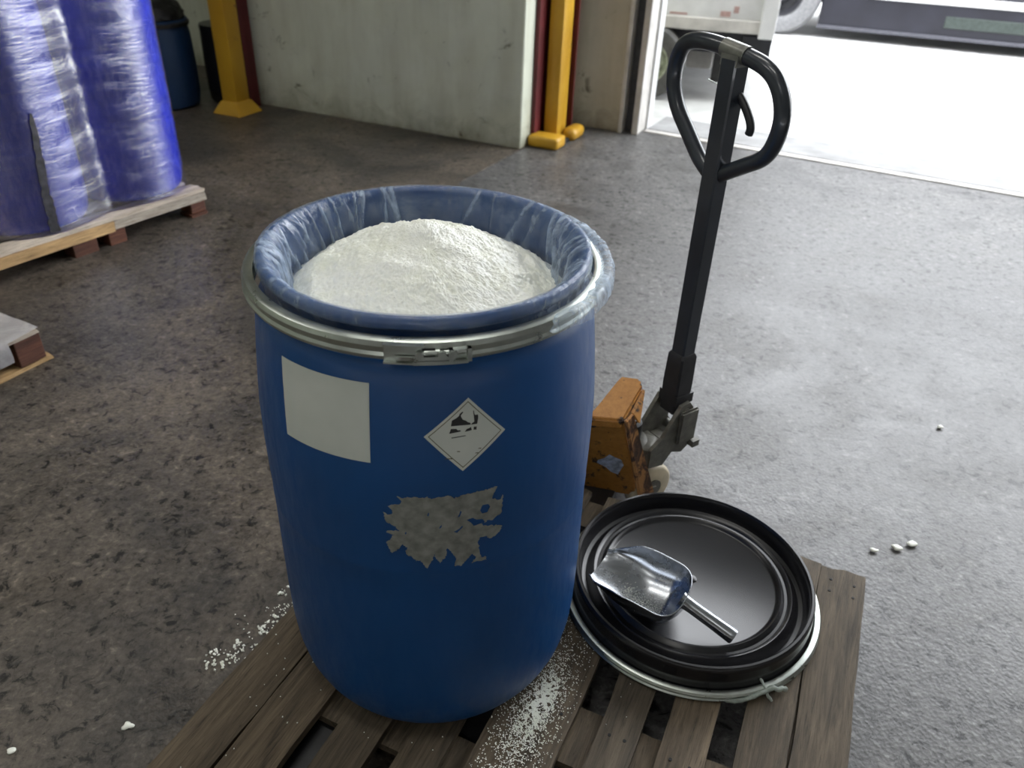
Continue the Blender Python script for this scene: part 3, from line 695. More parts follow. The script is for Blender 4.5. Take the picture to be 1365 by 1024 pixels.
# scoop
SO = Vector((.404, 1.190, 0)); SA = Vector((-.875, .485, 0)).normalized(); SB = Vector((.485, .875, 0)).normalized()
SC = empty('scoop', (SO.x, SO.y, .1885), ang(SA), 'shiny cast aluminium hand scoop with dust inside, resting on the black lid', 'scoop'); SC.rotation_euler.x = -.13
# local frame: x towards the mouth, y = SA rotated +90 deg
def sm(a, b, x): t = max(0, min(1, (x-a)/(b-a))); return t*t*(3-2*t)
SL = .212
def sc_w(s):
    e = .052
    w_ = .0755*(1-((e-s)/e)**2.6)**(1/2.6) if s < e else .0755
    return w_*(1-.30*sm(.11, SL, s)**1.3)*(1-.20*sm(SL*.88, SL, s)**2)
def sc_rim(s): return .071 + .010*sm(.02, .11, s)*(1-sm(.13, SL*.95, s)) - .016*sm(.13, SL*.98, s)
def sc_bot(s): return .004 + .034*sm(.09, SL, s) + .030*(1-sm(0, .05, s))
def scoop_surf(inset):
    V = []; ns, nc = 46, 34
    for i in range(ns+1):
        s = SL*(i/ns)**1.25 if i else 0.0005
        w_ = max(.0006, sc_w(s)-inset); zr = sc_rim(s); zb = min(sc_bot(s)+inset, zr-.002); row = []
        for j in range(nc+1):
            t = -PI/2 + PI*j/nc; x = math.sin(t); c = math.cos(t)
            xx = math.copysign(abs(x)**.75, x); zz = zr-(zr-zb)*(abs(c)**.62)
            row.append((s*(1+.02*xx)+(inset if i == 0 else 0), xx*w_-.004*sm(.12, SL, s), zz))
        V.append(row)
    return V
bm = bmesh.new(); A_ = scoop_surf(0); B_ = scoop_surf(.0022)
va = [[bm.verts.new(p) for p in r] for r in A_]; vb = [[bm.verts.new(p) for p in r] for r in B_]
ns, nc = len(A_)-1, len(A_[0])-1
for i in range(ns):
    for j in range(nc):
        bm.faces.new((va[i][j], va[i+1][j], va[i+1][j+1], va[i][j+1])); bm.faces.new((vb[i][j], vb[i][j+1], vb[i+1][j+1], vb[i+1][j]))
    for j in (0, nc): bm.faces.new((va[i][j], vb[i][j], vb[i+1][j], va[i+1][j]))
for i in (0, ns):
    for j in range(nc): bm.faces.new((va[i][j], va[i][j+1], vb[i][j+1], vb[i][j]))
obj('bowl', bm, M_alu, SC, 50)
# rolled bright edge
edge = [A_[i][0] for i in range(ns, -1, -1)] + [A_[i][nc] for i in range(0, ns+1)]
bm = bmesh.new(); tube(bm, edge, .0016, 6); obj('rim', bm, M_alu, SC, 'all')
bm = bmesh.new(); h0 = Vector((.012, 0, .056)); h1 = Vector((-.116, .012, .0215))
tube(bm, [h0.lerp(h1, t) for t in (0, .08, .2, .6, .93, .98, 1.0)], [.0200, .0168, .0155, .0160, .0175, .0175, .0165], 28); obj('handle', bm, M_alu, SC, 40)
# dust left in it
rnd = random.Random(9); bm = bmesh.new(); pts = []
def scoop_floor(s, y):
    w_ = sc_w(s)-.002; zr = sc_rim(s); zb = sc_bot(s)+.0022; x = min(.999, abs(y)/w_)**(1/.75); return zr-(zr-zb)*((1-x*x)**.31)
for _ in range(900):
    s = rnd.gauss(.098, .026); y = rnd.gauss(.022, .015)
    if .03 < s < .19 and abs(y) < .06: pts.append((s, y, scoop_floor(s, y)+.0004))
crystals(bm, pts, .0004, .0010, rnd)
pts = []
for _ in range(60):
    s = rnd.gauss(.128, .008); y = rnd.gauss(.006, .010); pts.append((s, y, scoop_floor(s, y)+.001))
crystals(bm, pts, .001, .0022, rnd)
o = obj('granule_residue', bm, M_salt); o.location = (SO.x, SO.y, .189); o.rotation_euler = (-.13, 0, ang(SA)); o['kind'] = 'stuff'
tag(o, 'dusting of white granules left inside the aluminium scoop', 'granules')

# ------------------------------------------------------------------ spilled granules
rnd = random.Random(21); bm = bmesh.new(); pts = []
for _ in range(9000):
    k = rnd.random()
    if k < .5: v = rnd.gauss(.675, .042); u = .588+rnd.gauss(0, .013)+(v-.675)*.06
    elif k < .8: v = rnd.gauss(.70, .085); u = rnd.gauss(.592, .028)
    else: v = rnd.uniform(.42, .98); u = rnd.gauss(.59, .035)
    if k < .5 and nz(u*60, v*40, 3) < -.15: continue
    if nz(u*120, v*120, 9) < -.25: continue
    if .519 < u < .665 and rnd.random() < .8: pts.append((u, v, .1415))
crystals(bm, pts, .0009, .0020, rnd)
pts = []
for _ in range(420):
    k = rnd.random(); v = rnd.gauss(.8, .09); u = rnd.gauss(.60, .03)
    if .519 < u < .665 and v < 1.1: pts.append((u, v, .142))
for _ in range(260):
    v = rnd.uniform(.3, 1.1); u = rnd.uniform(0.25, 1.18)
    if any(a+.004 < u < b-.004 for a, b, _, _ in deck): pts.append((u, v, .1415))
crystals(bm, pts, .0011, .0024, rnd)
o = obj('spilled_granules', bm, M_salt); o.location = (.893, 1.376, 0); o.rotation_euler = (0, 0, ang((-.919, .395))); o['kind'] = 'stuff'
tag(o, 'white granules spilled over the pallet boards in front of the drum', 'granules')
rnd = random.Random(31); bm = bmesh.new(); pts = []
for _ in range(1500):
    t = rnd.random(); v = .50+.30*t; u = 1.222 + abs(rnd.gauss(0, .045)) + .05*max(0, nz(v*12, 5))
    if nz(u*45, v*45, 4) > .02 or rnd.random() < .06: pts.append((u, v, .0035+rnd.random()*.002))
crystals(bm, pts, .0012, .0035, rnd)
pts = []
for (u, v) in ((1.325, .755), (1.321, .81), (1.30, .66), (1.31, .69), (1.29, .70), (1.333, .58), (1.36, .80), (1.345, .83)):
    for _ in range(10): pts.append((u+rnd.gauss(0, .008), v+rnd.gauss(0, .008), .006))
crystals(bm, pts, .003, .006, rnd)
o = obj('spilled_granules', bm, M_salt); o.location = (.893, 1.376, 0); o.rotation_euler = (0, 0, ang((-.919, .395))); o['kind'] = 'stuff'
tag(o, 'white granules spilled on the floor along the left edge of the pallet', 'granules')
def crumb(x, y, s, lab):
    bm = bmesh.new(); bmesh.ops.create_icosphere(bm, subdivisions=2, radius=s)
    for v in bm.verts: v.co *= 1+.9*nz(v.co.x*110, v.co.y*110, x*9); v.co.z *= .4; v.co.x *= 1.4
    o = obj('crumb', bm, M_salt, None, 'all'); o.location = (x, y, .35*s+.003); tag(o, lab, 'crumb')
crumb(-.79, .985, .0085, 'lone white crumb on the floor at the lower left of the photo')
crumb(-1.006, .919, .006, 'small white crumb at the lower left corner of the photo')
crumb(1.156, 1.641, .011, 'largest white crumb right of the pallet corner')
crumb(1.107, 1.626, .011, 'middle of the three white crumbs right of the pallet corner')
crumb(1.039, 1.613, .009, 'white crumb nearest the pallet corner on its right')
crumb(1.492, 2.231, .010, 'lone white crumb further back on the floor at the right')

# ================================================================== PALLET JACK
JX = Vector((.919, -.395, 0)); JY = Vector((.395, .919, 0)); JO = Vector((.335, 1.785, 0))
PJ = empty('pallet_jack', JO, ang(JX), 'orange pallet jack with a tall black handle parked behind the weathered pallet', 'pallet jack')
Jinv = (Matrix.Translation(JO) @ Matrix.Rotation(ang(JX), 4, 'Z')).inverted()
Lj = lambda p: Jinv @ Vector(p)
# head frame: hood, front plate, right and left flanges (corner points in world space)
NR = Lj((.294, 1.661, .38)); NL = Lj((.196, 1.676, .375)); CR = Lj((.349, 1.754, .432)); CL = Lj((.288, 1.772, .432)); CTR = Lj((.345, 1.790, .432)); CTL = Lj((.292, 1.800, .432))
BR = Lj((.374, 1.723, .07)); BL = Lj((.190, 1.765, .07)); FB = Lj((.421, 1.733, .07)); FT = Lj((.316, 1.693, .385)); SB2 = Lj((.349, 1.725, .40)); SB1 = Lj((.335, 1.685, .36))
def slab(bm, quad, t):
    q = [Vector(p) for p in quad]; n = (q[1]-q[0]).cross(q[2]-q[0]).normalized()*t
    hexa(bm, q+[p+n for p in q])
bm = bmesh.new(); slab(bm, [NL, NR, BR, BL], .012); bmesh.ops.bevel(bm, geom=bm.edges[:], offset=.003, segments=2, affect='EDGES'); fp = obj('front_plate', bm, M_orange, PJ, 40)
bm = bmesh.new()
v = [bm.verts.new(p) for p in (NL, NR, CR, CTR, CTL, CL)]; dn = Vector((0, 0, -.03)); v2 = [bm.verts.new(Vector(p)+dn) for p in (NL, NR, CR, CTR, CTL, CL)]
bm.faces.new(v); bm.faces.new(v2[::-1])
for i in range(6): bm.faces.new((v[i], v[(i+1) % 6], v2[(i+1) % 6], v2[i]))
bmesh.ops.bevel(bm, geom=bm.edges[:], offset=.006, segments=3, affect='EDGES'); obj('hood', bm, M_orange, PJ, 40)
bm = bmesh.new(); slab(bm, [NR, FT, FB, BR], -.010); bmesh.ops.bevel(bm, geom=bm.edges[:], offset=.003, segments=2, affect='EDGES'); o = obj('side_flange', bm, M_orange2, PJ, 40); o['label'] = 'scraped brown side flange'
bm = bmesh.new(); slab(bm, [FT, Vector(CR)+Vector((0, 0, -.012)), Vector(CR)+Vector((0.0, 0, -.05)), SB1], -.008); obj('side_plate', bm, M_orange, PJ, 40)
FTl = Lj((.180, 1.70, .37)); FBl = Lj((.145, 1.79, .07))
bm = bmesh.new(); slab(bm, [NL, BL, FBl, FTl], -.010); obj('side_flange', bm, M_orange2, PJ, 40)
# sticker remains on the front plate
bm = bmesh.new(); nrm = (NR-NL).cross(BL-NL).normalized(); 
if nrm.y > 0: nrm = -nrm
def fpt(s, t): return NL.lerp(NR, s).lerp(BL.lerp(BR, s), t) + nrm*.0045
ring_ = [fpt(s, t) for s, t in ((.50, .50), (.60, .44), (.72, .47), (.83, .49), (.86, .56), (.80, .62), (.74, .70), (.62, .68), (.52, .62), (.36, .58), (.38, .54))]
vv = [bm.verts.new(p) for p in ring_]; bm.faces.new(vv); bmesh.ops.triangulate(bm, faces=bm.faces[:])
e2 = bmesh.ops.extrude_face_region(bm, geom=bm.faces[:]); bmesh.ops.translate(bm, vec=nrm*.0006, verts=[q for q in e2['geom'] if isinstance(q, bmesh.types.BMVert)])
st = obj('sticker', bm, simple('pale_sticker', (.42, .46, .52), .5, 0, 60, .5, .1), fp); st['label'] = 'torn pale sticker'
# forks running back under the pallet, coloured dark as the shade in its gaps
for c in (-.07, -.35):
    bm = bmesh.new()
    box(bm, c-.07, c+.07, -1.22, -.05, .048, .078, .006); box(bm, c-.07, c-.065, -1.2, -.05, .035, .05); box(bm, c+.065, c+.07, -1.2, -.05, .035, .05)
    fk = obj('fork', bm, M_dmat, PJ, 40); fk['label'] = 'fork darkened to sink into the shade under the boards'
    bm = bmesh.new(); cyl(bm, (c-.045, -1.08, .036), (c+.045, -1.08, .036), .034, 20); obj('load_roller', bm, M_nylon, fk, 40)
bm = bmesh.new(); box(bm, -.40, .02, .00, .03, .04, .075, .006); obj('cross_beam', bm, M_dmat, PJ, 40)  # dark colour here also stands in for shade
# pump: ram, cylinder, base casting
bm = bmesh.new(); cyl(bm, (0, 0, .20), (0, 0, .40), .0135); obj('ram', bm, M_zinc, PJ, 40)
bm = bmesh.new(); lathe(bm, [(0, .15), (.034, .15), (.036, .28), (.034, .292), (.022, .296), (.022, .305), (0, .305)], 32); obj('pump_cylinder', bm, M_dmat, PJ, 40)
bm = bmesh.new(); lathe(bm, [(0, .10), (.052, .10), (.060, .12), (.060, .20), (.055, .235), (.040, .245), (0, .245)], 36)
box(bm, -.045, .075, -.035, .045, .17, .235, .008); obj('pump_body', bm, M_cast, PJ, 40)
# handle frame, turned to the right
HA = Vector((math.cos(-.95), math.sin(-.95), 0)); HF = Vector((-HA.y, HA.x, 0))      # across the handle / steering direction
S0 = Vector((.458, 1.828, 0))
def HW(a, f, z): return Lj(S0 + HA*a + HF*f + Vector((0, 0, z)))
# yoke cheeks
for s in (-1, 1):
    bm = bmesh.new(); poly = [(-.115, .175), (-.115, .235), (-.075, .262), (-.040, .318), (-.02, .350), (.012, .356), (.028, .335), (.026, .255), (.040, .238), (.040, .205), (.010, .185), (-.03, .20), (-.06, .165)]
    a = [bm.verts.new(HW(s*.036, f, z)) for f, z in poly]; b = [bm.verts.new(HW(s*.048, f, z)) for f, z in poly]
    bm.faces.new(a); bm.faces.new(b[::-1])
    for i in range(len(poly)): bm.faces.new((a[i], a[(i+1) % len(poly)], b[(i+1) % len(poly)], b[i]))
    obj('yoke_cheek', bm, M_cast, PJ)
bm = bmesh.new()
def hbox(bm, a0, a1, f0, f1, z0, z1): hexa(bm, [HW(a0, f0, z0), HW(a1, f0, z0), HW(a1, f1, z0), HW(a0, f1, z0), HW(a0, f0, z1), HW(a1, f0, z1), HW(a1, f1, z1), HW(a0, f1, z1)])
hbox(bm, -.045, .045, -.12, -.045, .18, .232); hbox(bm, -.04, .04, -.045, .0, .205, .225)
bmesh.ops.bevel(bm, geom=bm.edges[:], offset=.005, segments=2, affect='EDGES'); obj('yoke_web', bm, M_cast, PJ, 40)
bm = bmesh.new(); cyl(bm, HW(-.056, 0, .322), HW(.056, 0, .322), .010, 18); cyl(bm, HW(-.052, 0, .322), HW(.052, 0, .322), .017, 18); obj('pivot_pin', bm, M_cast, PJ, 40)
bm = bmesh.new(); cyl(bm, HW(-.05, .022, .235), HW(.056, .022, .235), .014, 18); obj('roller', bm, M_cast, PJ, 40)
bm = bmesh.new(); hbox(bm, .046, .060, -.025, .045, .225, .335); bmesh.ops.bevel(bm, geom=bm.edges[:], offset=.006, segments=2, affect='EDGES'); obj('side_bracket', bm, M_cast, PJ, 40)
bm = bmesh.new(); hbox(bm, .03, .070, .03, .055, .205, .225); hbox(bm, .035, .045, -.01, .035, .20, .235); obj('release_pedal', bm, M_cast, PJ)
# steering wheels with axle
WC = JO + Vector((.045, .03, 0))
for s in (-1, 1):
    c = WC + HA*(.050*s) + Vector((0, 0, .075)); bm = bmesh.new()
    prof = [(.03, -.022), (.065, -.022), (.072, -.018), (.075, -.010), (.075, .010), (.072, .018), (.065, .022), (.03, .022)]
    lathe(bm, prof, 40, closed=True); Rm = Matrix.Translation(Lj(c)) @ Matrix.Rotation(ang(HA)-ang(JX), 4, 'Z') @ Matrix.Rotation(PI/2, 4, 'Y'); bmesh.ops.transform(bm, matrix=Rm, verts=bm.verts[:])
    wh = obj('steer_wheel', bm, M_nylon, PJ, 40)
    bm = bmesh.new(); lathe(bm, [(0, -.026), (.03, -.026), (.03, .026), (0, .026)], 24); bmesh.ops.transform(bm, matrix=Rm, verts=bm.verts[:]); obj('hub', bm, M_cast, wh, 40)
bm = bmesh.new(); cyl(bm, Lj(WC+HA*-.08+Vector((0, 0, .075))), Lj(WC+HA*.08+Vector((0, 0, .075))), .012, 16); obj('axle', bm, M_cast, PJ, 40)
# shaft: square tube seen on its corner
HR = .0275
def sq(bm, zs, rs, rot=PI/4, off=0.0):
    """stack of square sections, corners at `rot` from the cross axis of the handle"""
    rings = []
    for z, r in zip(zs, rs):
        ring = []
        for k in range(4):
            t = rot + k*PI/2
            for dt in (-.09, .09): ring.append(bm.verts.new(HW(r*math.cos(t+dt), r*math.sin(t+dt), z)))
        rings.append(ring)
    for A, B in zip(rings, rings[1:]):
        for k in range(8): bm.faces.new((A[k], A[(k+1) % 8], B[(k+1) % 8], B[k]))
    bm.faces.new(rings[0][::-1]); bm.faces.new(rings[-1])
bm = bmesh.new(); sq(bm, [.44, 1.242], [.030, .030]); obj('shaft', bm, M_dsteel, PJ, 30)
bm = bmesh.new(); sq(bm, [.315, .40, .49, .50], [.037, .040, .038, .031]); sl = obj('shaft_sleeve', bm, M_dmat, PJ, 30)
bm = bmesh.new(); hbox(bm, -.034, .034, -.03, .034, .345, .375); obj('collar', bm, M_dmat, sl)
# loop grip, right half / left half in one tube
loop = [(.000, .985), (.018, .990), (.075, 1.024), (.128, 1.058), (.150, 1.098), (.154, 1.155), (.130, 1.208), (.085, 1.240), (.0, 1.256), (-.075, 1.263), (-.130, 1.258), (-.160, 1.240), (-.174, 1.200), (-.171, 1.153), (-.146, 1.104), (-.100, 1.055), (-.055, 1.010), (-.02, .986)]
bm = bmesh.new(); lp_ = smoothpts([HW(a-.002, 0, z) for a, z in loop], 6); tube(bm, lp_, .0185, 18); obj('loop_grip', bm, M_dsteel, PJ, 'all')
bm = bmesh.new(); tube(bm, [HW(-.036, 0, 1.2600), HW(.032, 0, 1.2520)], .0205, 20); hbox(bm, -.024, .024, -.022, .022, 1.228, 1.252); cl = obj('grip_clamp', bm, simple('bare_grey_steel', (.20, .20, .18), .35, .5, 30, .3, .1), PJ, 40); cl['label'] = 'bare grey steel clamp at the top of the shaft'
bm = bmesh.new(); lv = smoothpts([HW(.012, .012, 1.172), HW(.036, .012, 1.152), (HW(.060, .01, 1.126)), HW(.070, .008, 1.108), HW(.068, .008, 1.094)], 5)
tube(bm, lv, [.0095]*len(lv), 8); obj('release_lever', bm, M_dmat, PJ, 'all')
bm = bmesh.new(); tube(bm, smoothpts([HW(-.020, .01, 1.17), HW(-.045, .01, 1.178), HW(-.07, .0, 1.186)], 4), .0012, 6); obj('release_wire', bm, M_zinc, PJ)

# ================================================================== WRAPPED DRUMS ON THE LEFT
DR = .267
dp = [(0, 0), (.19, 0), (.225, .003), (.245, .012), (.256, .03), (.262, .06), (.266, .12), (.267, .20), (.2665, .30), (.2660, .312), (.262, .318), (.262, .324), (.2660, .330), (.2665, .34), (.267, .45), (.2665, .60), (.2660, .612), (.262, .618), (.262, .624), (.2660, .630), (.2665, .64), (.267, .78), (.264, .84), (.255, .88), (.240, .90), (.228, .905), (.228, .915), (.225, .92), (.215, .92), (.212, .905), (0, .905)]
bm = bmesh.new(); lathe(bm, dp, 72)
cs = [Vector((-2.007, 3.883)), Vector((-2.277, 3.421))]
cs += [cs[0]+LN*.55, cs[1]+LN*.55]
labs = ['blue plastic drum under film at the right end of the wrapped pallet', 'blue plastic drum under film at the left edge of the photo', 'blue plastic drum hidden in the back row of the wrapped pallet', 'blue plastic drum hidden in the back row of the wrapped pallet']
d0 = None
for i, c in enumerate(cs):
    if d0 is None:
        d0 = empty('blue_drum', (c.x, c.y, .1425), 0, labs[i], 'drum'); db = obj('drum_body', bm, M_drum2, d0, 40); db.scale.z = 1.14
        bm = bmesh.new(); lathe(bm, [(.218, .900), (.242, .900), (.244, .912), (.240, .930), (.225, .934), (0, .930)], 64); ld = obj('lid', bm, M_black, d0, 40); ld.scale.z = 1.14
        o = d0
    else: o = copy_tree(d0); o.location = (c.x, c.y, .1425); o['label'] = labs[i]
    if i >= 2: o['group'] = 'hidden back row of wrapped drums'
# film hull
def hull_pts(R):
    # centres in order around, rounded corners
    cen = sum(cs, Vector((0, 0)))/4; order = sorted(cs, key=lambda c: ang(c-cen)); out = []
    for i, c in enumerate(order):
        p, n = order[i-1], order[(i+1) % 4]
        d1 = (c-p).normalized(); d2 = (n-c).normalized(); a1 = ang((d1.y, -d1.x)); a2 = ang((d2.y, -d2.x))
        while a2 < a1: a2 += 2*PI
        for k in range(28): a = a1+(a2-a1)*k/27; out.append((c.x+R*math.cos(a), c.y+R*math.sin(a)))
    res = []
    for i in range(len(out)):
        a, b = Vector(out[i]), Vector(out[(i+1) % len(out)]); k = max(1, int((b-a).length/.02))
        for q in range(k): res.append(a.lerp(b, q/k))
    return res
HPts = hull_pts(DR+.004); cenH = sum(cs, Vector((0, 0)))/4
bm = bmesh.new(); rows = []; nzv = 90
for i in range(nzv+1):
    z = .150+1.06*i/nzv; row = []
    for p in HPts:
        dmin = min((p-c).length for c in cs)-DR; sag = min(.05, max(0, dmin-.004)*.5)       # film sinks between the drums
        d = (p-cenH).normalized(); k = .0011*nz(p.x*2, p.y*2, z*34) + (.010*nz(p.x*5, p.y*5, z*16)*min(1, (dmin-.004)/.03) if dmin > .004 else 0)
        q = p - d*sag + d*(k+.003); row.append(bm.verts.new((q.x, q.y, z)))
    rows.append(row)
for i in range(nzv):
    for k in range(len(HPts)): bm.faces.new((rows[i][k], rows[i][(k+1) % len(HPts)], rows[i+1][(k+1) % len(HPts)], rows[i+1][k]))
o = obj('stretch_wrap', bm, M_wrap, None, 'all'); tag(o, 'glossy wrinkled stretch film wound round the blue drums on the left pallet', 'plastic film')
# dark tear running down the film over the left drum
c1 = cs[1]; bm = bmesh.new()
tear = [(.02, .52, .008), (.015, .49, .016), (.0, .44, .020), (-.02, .38, .022), (-.05, .31, .028), (-.08, .23, .026), (-.10, .15, .031), (-.11, .06, .034), (-.115, .012, .032)]
base = ang((.0-c1.x, .0-c1.y))
tp = []
for i in range(len(tear)-1):
    for k in range(5):
        t = k/5; tp.append(tuple(a+(b-a)*t for a, b in zip(tear[i], tear[i+1])))
tp.append(tear[-1]); L_, R_ = [], []
for i, (a, z, w_) in enumerate(tp):
    for sgn, lst in ((-1, L_), (1, R_)):
        ww = w_*(.85+.5*nz(z*30, sgn*3)); aa = base+a*1.0+.42+sgn*ww/DR/1.4; R = DR+.0125
        lst.append((bm.verts.new((c1.x+R*math.cos(aa), c1.y+R*math.sin(aa), .1425+z)), bm.verts.new((c1.x+(R-.003)*math.cos(aa), c1.y+(R-.003)*math.sin(aa), .1425+z))))
for i in range(len(L_)-1):
    bm.faces.new((L_[i][0], R_[i][0], R_[i+1][0], L_[i+1][0])); bm.faces.new((L_[i][1], L_[i+1][1], R_[i+1][1], R_[i][1]))
    bm.faces.new((L_[i][0], L_[i+1][0], L_[i+1][1], L_[i][1])); bm.faces.new((R_[i][0], R_[i][1], R_[i+1][1], R_[i+1][0]))
tb = obj('tape_strip', bm, simple('grey_black_tape', (.05, .05, .06), .5, 0, 30, .6, .4), None); tag(tb, 'ragged dark grey strip running down the wrapped drum at the left edge', 'tape')

# ================================================================== BINS IN THE CORNER
BI = empty('waste_drum', (-2.74, 6.10, .003), 0, 'dark blue drum with a black bag in the corner behind the left yellow post', 'drum')
bm = bmesh.new(); lathe(bm, [(0, 0), (.24, 0), (.265, .02), (.28, .1), (.282, .3), (.276, .5), (.265, .56), (.272, .57), (.272, .60), (.262, .605), (.255, .6), (.25, .3), (0, .05)], 64); obj('drum_body', bm, M_bin, BI, 40)
bm = bmesh.new(); lathe(bm, [(.266, .562), (.281, .564), (.283, .585), (.275, .592), (.266, .59)], 64, closed=True); obj('rim_band', bm, M_dmat, BI, 40)
def bag(name, loc, R, h, lab, seed):
    bm = bmesh.new(); bmesh.ops.create_icosphere(bm, subdivisions=5, radius=1)
    for v in bm.verts:
        n = v.co.normalized(); k = 1+.10*nz(n.x*2.2+seed, n.y*2.2, n.z*2.2)+.07*abs(nz(n.x*6, n.y*6, n.z*6+seed))
        v.co = Vector((n.x*R*k, n.y*R*k, max(-.02, n.z*h*k)))
    o = obj(name, bm, M_bag, None, 'all'); o.location = loc; tag(o, lab, 'bag')
bag('rubbish_bag', (-2.76, 6.12, .63), .262, .13, 'black plastic bag bulging out of the dark blue drum', 2)
B2 = empty('waste_drum', (-2.25, 6.35, .003), 0, 'black drum half hidden behind the left yellow post', 'drum')
bm = bmesh.new(); lathe(bm, [(0, 0), (.18, 0), (.2, .02), (.208, .1), (.21, .3), (.206, .5), (.21, .53), (.205, .55), (.0, .56)], 56); obj('drum_body', bm, M_black, B2, 40)

# ================================================================== POSTS
def post(base, lab, w_, foot, notch):
    P = empty('yellow_post', (base[0], base[1], .003 if foot == 'flare' else 0), ang(WD), lab, 'post')
    bm = bmesh.new()
    box(bm, -w_/2, w_/2, -w_/2, w_/2, .02, 3.9, .006); obj('upright', bm, M_yellow, P, 40)
    if foot == 'flare':
        bm = bmesh.new(); a, b = w_/2+.062, w_/2+.01
        lo = [(-a, -a, 0), (a, -a, 0), (a, a, 0), (-a, a, 0)]; hi = [(-b, -b, .09), (b, -b, .09), (b, b, .09), (-b, b, .09)]
        hexa(bm, lo+hi); bmesh.ops.bevel(bm, geom=bm.edges[:], offset=.006, segments=2, affect='EDGES'); obj('foot', bm, M_yellow, P, 40)
    else:
        bm = bmesh.new(); box(bm, -.225, .085, -.16, -.02, 0, .085, .03); obj('foot', bm, M_yellow, P, 50)
        bm = bmesh.new(); box(bm, .06, .20, -.005, .20, 0, .085, .04); obj('foot', bm, M_yellow, P, 50)
        bm = bmesh.new(); box(bm, -.10, .12, -.03, .12, 0, .03, .004); obj('base_plate', bm, M_dmat, P)
    return P
post((-2.13, 5.96), 'yellow square steel post with a flared foot beside the dark drums at the left', .135, 'flare', False)
Pm = empty('yellow_post', (C0.x, C0.y, 0), ang(WD), 'yellow square steel post with a chunky foot between the white wall and the doorway', 'post')
bm = bmesh.new(); box(bm, .052, .149, .273, .444, .02, 3.9, .005); obj('upright', bm, M_yellow, Pm, 40)
bm = bmesh.new(); box(bm, .004, .232, .095, .255, 0, .080, .022); obj('foot', bm, M_yellow, Pm, 50)
bm = bmesh.new(); box(bm, .150, .252, .36, .57, 0, .085, .032); obj('foot', bm, M_yellow, Pm, 50)
bm = bmesh.new(); box(bm, .004, .21, .255, .50, 0, .03, .004); obj('base_plate', bm, M_dmat, Pm)
bm = bmesh.new(); box(bm, .004, .030, .16, .265, .0, 4.79); box(bm, .004, .165, .50, .515, .035, 4.79); box(bm, .004, .012, .265, .50, .035, 4.79)
o = obj('steel_column', bm, M_red); o.location = (C0.x, C0.y, 0); o.rotation_euler = (0, 0, ang(WD)); tag(o, 'dark red steel channel fixed to the wall behind the middle yellow post', 'column')
bm = bmesh.new(); box(bm, -.06, .06, -.008, .008, 0, 4.79); box(bm, -.06, -.048, -.055, .055, 0, 4.79); box(bm, .048, .06, -.055, .055, 0, 4.79)
o = obj('steel_column', bm, M_red); q_ = Wt @ Vector((-2.245, -.085, .003)); o.location = q_; o.rotation_euler = (0, 0, ang(WD)); tag(o, 'dark red steel column standing behind the left yellow post', 'column')

# ================================================================== TRUCKS
def wheel(parent, c, R, wd, axdir, tyre, hubm, hub=True):
    Rm = Matrix.Translation(c) @ Matrix.Rotation(axdir, 4, 'Z') @ Matrix.Rotation(PI/2, 4, 'Y')
    bm = bmesh.new(); h = wd/2
    lathe(bm, [(R*.56, -h*.8), (R*.72, -h), (R*.93, -h*.95), (R, -h*.6), (R, -h*.12), (R*.985, -h*.1), (R*.985, h*.1), (R, h*.12), (R, h*.6), (R*.93, h*.95), (R*.72, h), (R*.56, h*.8)], 56, closed=True)
    bmesh.ops.transform(bm, matrix=Rm, verts=bm.verts[:]); t = obj('tyre', bm, tyre, parent, 40)
    bm = bmesh.new(); lathe(bm, [(0, -h*.5), (R*.2, -h*.55), (R*.24, -h*.2), (R*.42, -h*.25), (R*.52, -h*.75), (R*.57, -h*.8), (R*.57, h*.8), (R*.52, h*.75), (R*.42, h*.25), (R*.24, h*.2), (R*.2, h*.85), (0, h*.9)], 40)
    for k in range(6):
        a = k*PI/3
        for s in (-1, 1): cyl(bm, (R*.33*math.cos(a), R*.33*math.sin(a), s*h*.2), (R*.33*math.cos(a), R*.33*math.sin(a), s*h*.42), R*.045, 8)
    bmesh.ops.transform(bm, matrix=Rm, verts=bm.verts[:]); obj('wheel_rim', bm, hubm, t, 40)
TRd = ang((.93, -.37))
T1 = empty('delivery_truck', (1.13, 6.98, 0), math.radians(-13), 'pale grey box truck with its rear wheel seen just outside the doorway', 'truck')
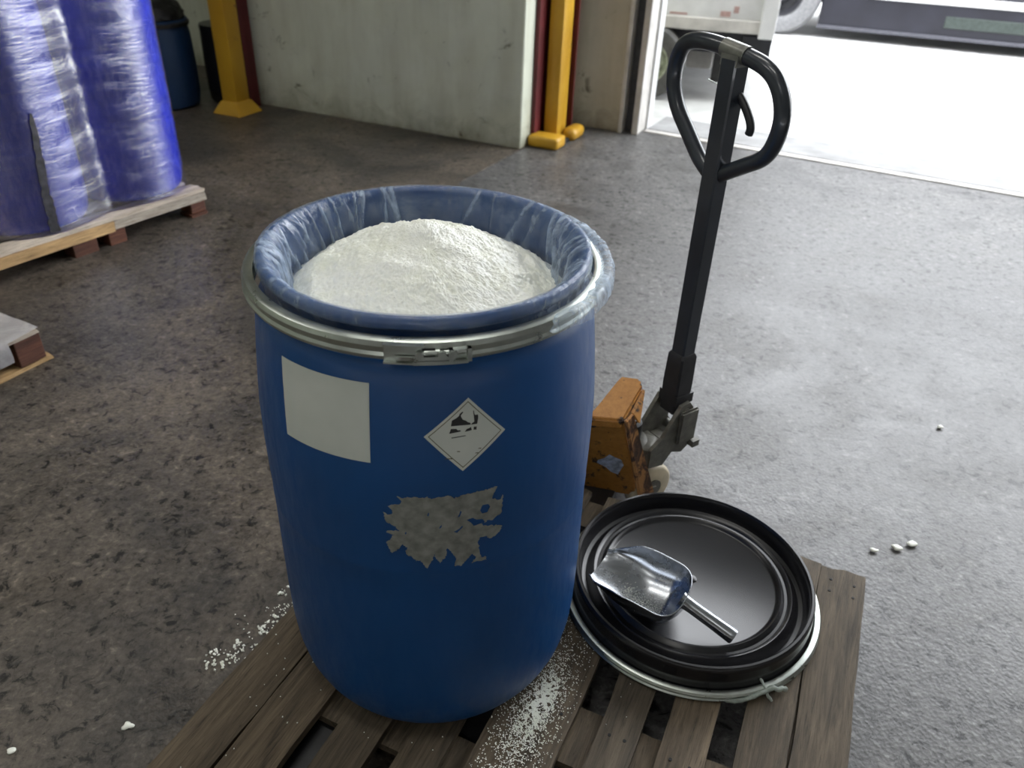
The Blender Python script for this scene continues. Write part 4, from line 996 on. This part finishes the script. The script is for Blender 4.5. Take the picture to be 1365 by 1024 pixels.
# local: x along the truck towards its tail (right), y away
bm = bmesh.new(); box(bm, -4.2, .80, .0, 1.9, .645, 2.6, .01); obj('cargo_body', bm, M_white, T1)
bm = bmesh.new(); box(bm, -4.2, .84, -.03, 1.93, .56, .655, .008); obj('bed_rail', bm, M_cream, T1)
bm = bmesh.new(); box(bm, .74, .86, -.045, .06, .53, 2.6, .006); obj('corner_post', bm, M_white, T1)
bm = bmesh.new(); box(bm, -4.0, .72, .10, 1.8, .38, .56, .01); box(bm, .62, .86, .05, 1.85, .34, .54, .01); obj('chassis', bm, M_chassis, T1)
for (x0, x1, z0, z1) in ((.02, .16, .665, .68), (.42, .50, .67, .71), (.52, .56, .70, .75)):
    bm = bmesh.new(); box(bm, x0, x1, -.004, .0, z0, z1); obj('paint_mark', bm, M_redpaint, T1)
bm = bmesh.new(); box(bm, .42, .62, .25, .40, .12, .40, .02); o = obj('mud_flap', bm, M_rubber, T1)
bm = bmesh.new(); box(bm, .18, .42, .45, .9, .18, .36, .03); obj('tank', bm, M_cream, T1, 40)
bm = bmesh.new(); cyl(bm, (-.10, .05, .26), (-.10, 1.75, .26), .05); obj('axle', bm, M_chassis, T1, 40)
for y in (.02, 1.72): wheel(T1, (-.10, y, .29), .29, .2, 0 + PI/2, M_tyre_dusty, M_hub)
wheel(T1, (-3.2, .02, .29), .29, .2, PI/2, M_tyre_dusty, M_hub)

T2 = empty('trailer', (3.62, 10.58, 0), ang((5.715-3.614, 9.696-10.577)), 'long dark-sided trailer with a white stripe across the road outside the doorway', 'trailer')
bm = bmesh.new(); box(bm, -.05, 9.0, .0, 2.4, .13, .60, .02); obj('side_skirt', bm, M_skirt, T2)
bm = bmesh.new(); box(bm, -.05, 9.0, -.03, .0, .11, .15, .008); obj('bottom_rail', bm, simple('grey_rail', (.07, .07, .085), .4), T2)
bm = bmesh.new(); box(bm, .45, 9.0, -.02, .0, .475, .56, .004); obj('stripe', bm, M_white, T2)
bm = bmesh.new(); box(bm, -4.5, 9.0, .1, 2.4, .60, 2.9, .02); obj('trailer_body', bm, M_skirt, T2)
bm = bmesh.new(); box(bm, 1.35, 2.2, -.012, .0, .235, .36, .006); obj('painted_reflection', bm, simple('green_reflection', (.04, .052, .047), .3), T2)  # greenish reflection on the skirt, made as a coloured patch
bm = bmesh.new(); box(bm, -4.0, 8.6, .4, 2.0, .35, .6, .01); obj('chassis', bm, M_chassis, T2)
wheel(T2, (-.52, .05, .46), .46, .3, PI/2, simple('glare_pale_rubber', (.16, .16, .165), .7), M_chassis)  # tyre colour lifted to imitate outdoor overexposure
wheel(T2, (-1.75, .05, .46), .46, .3, PI/2, M_tyre_dusty, M_chassis)
wheel(T2, (7.9, .9, .3), .3, .3, PI/2, M_tyre_dusty, M_chassis)
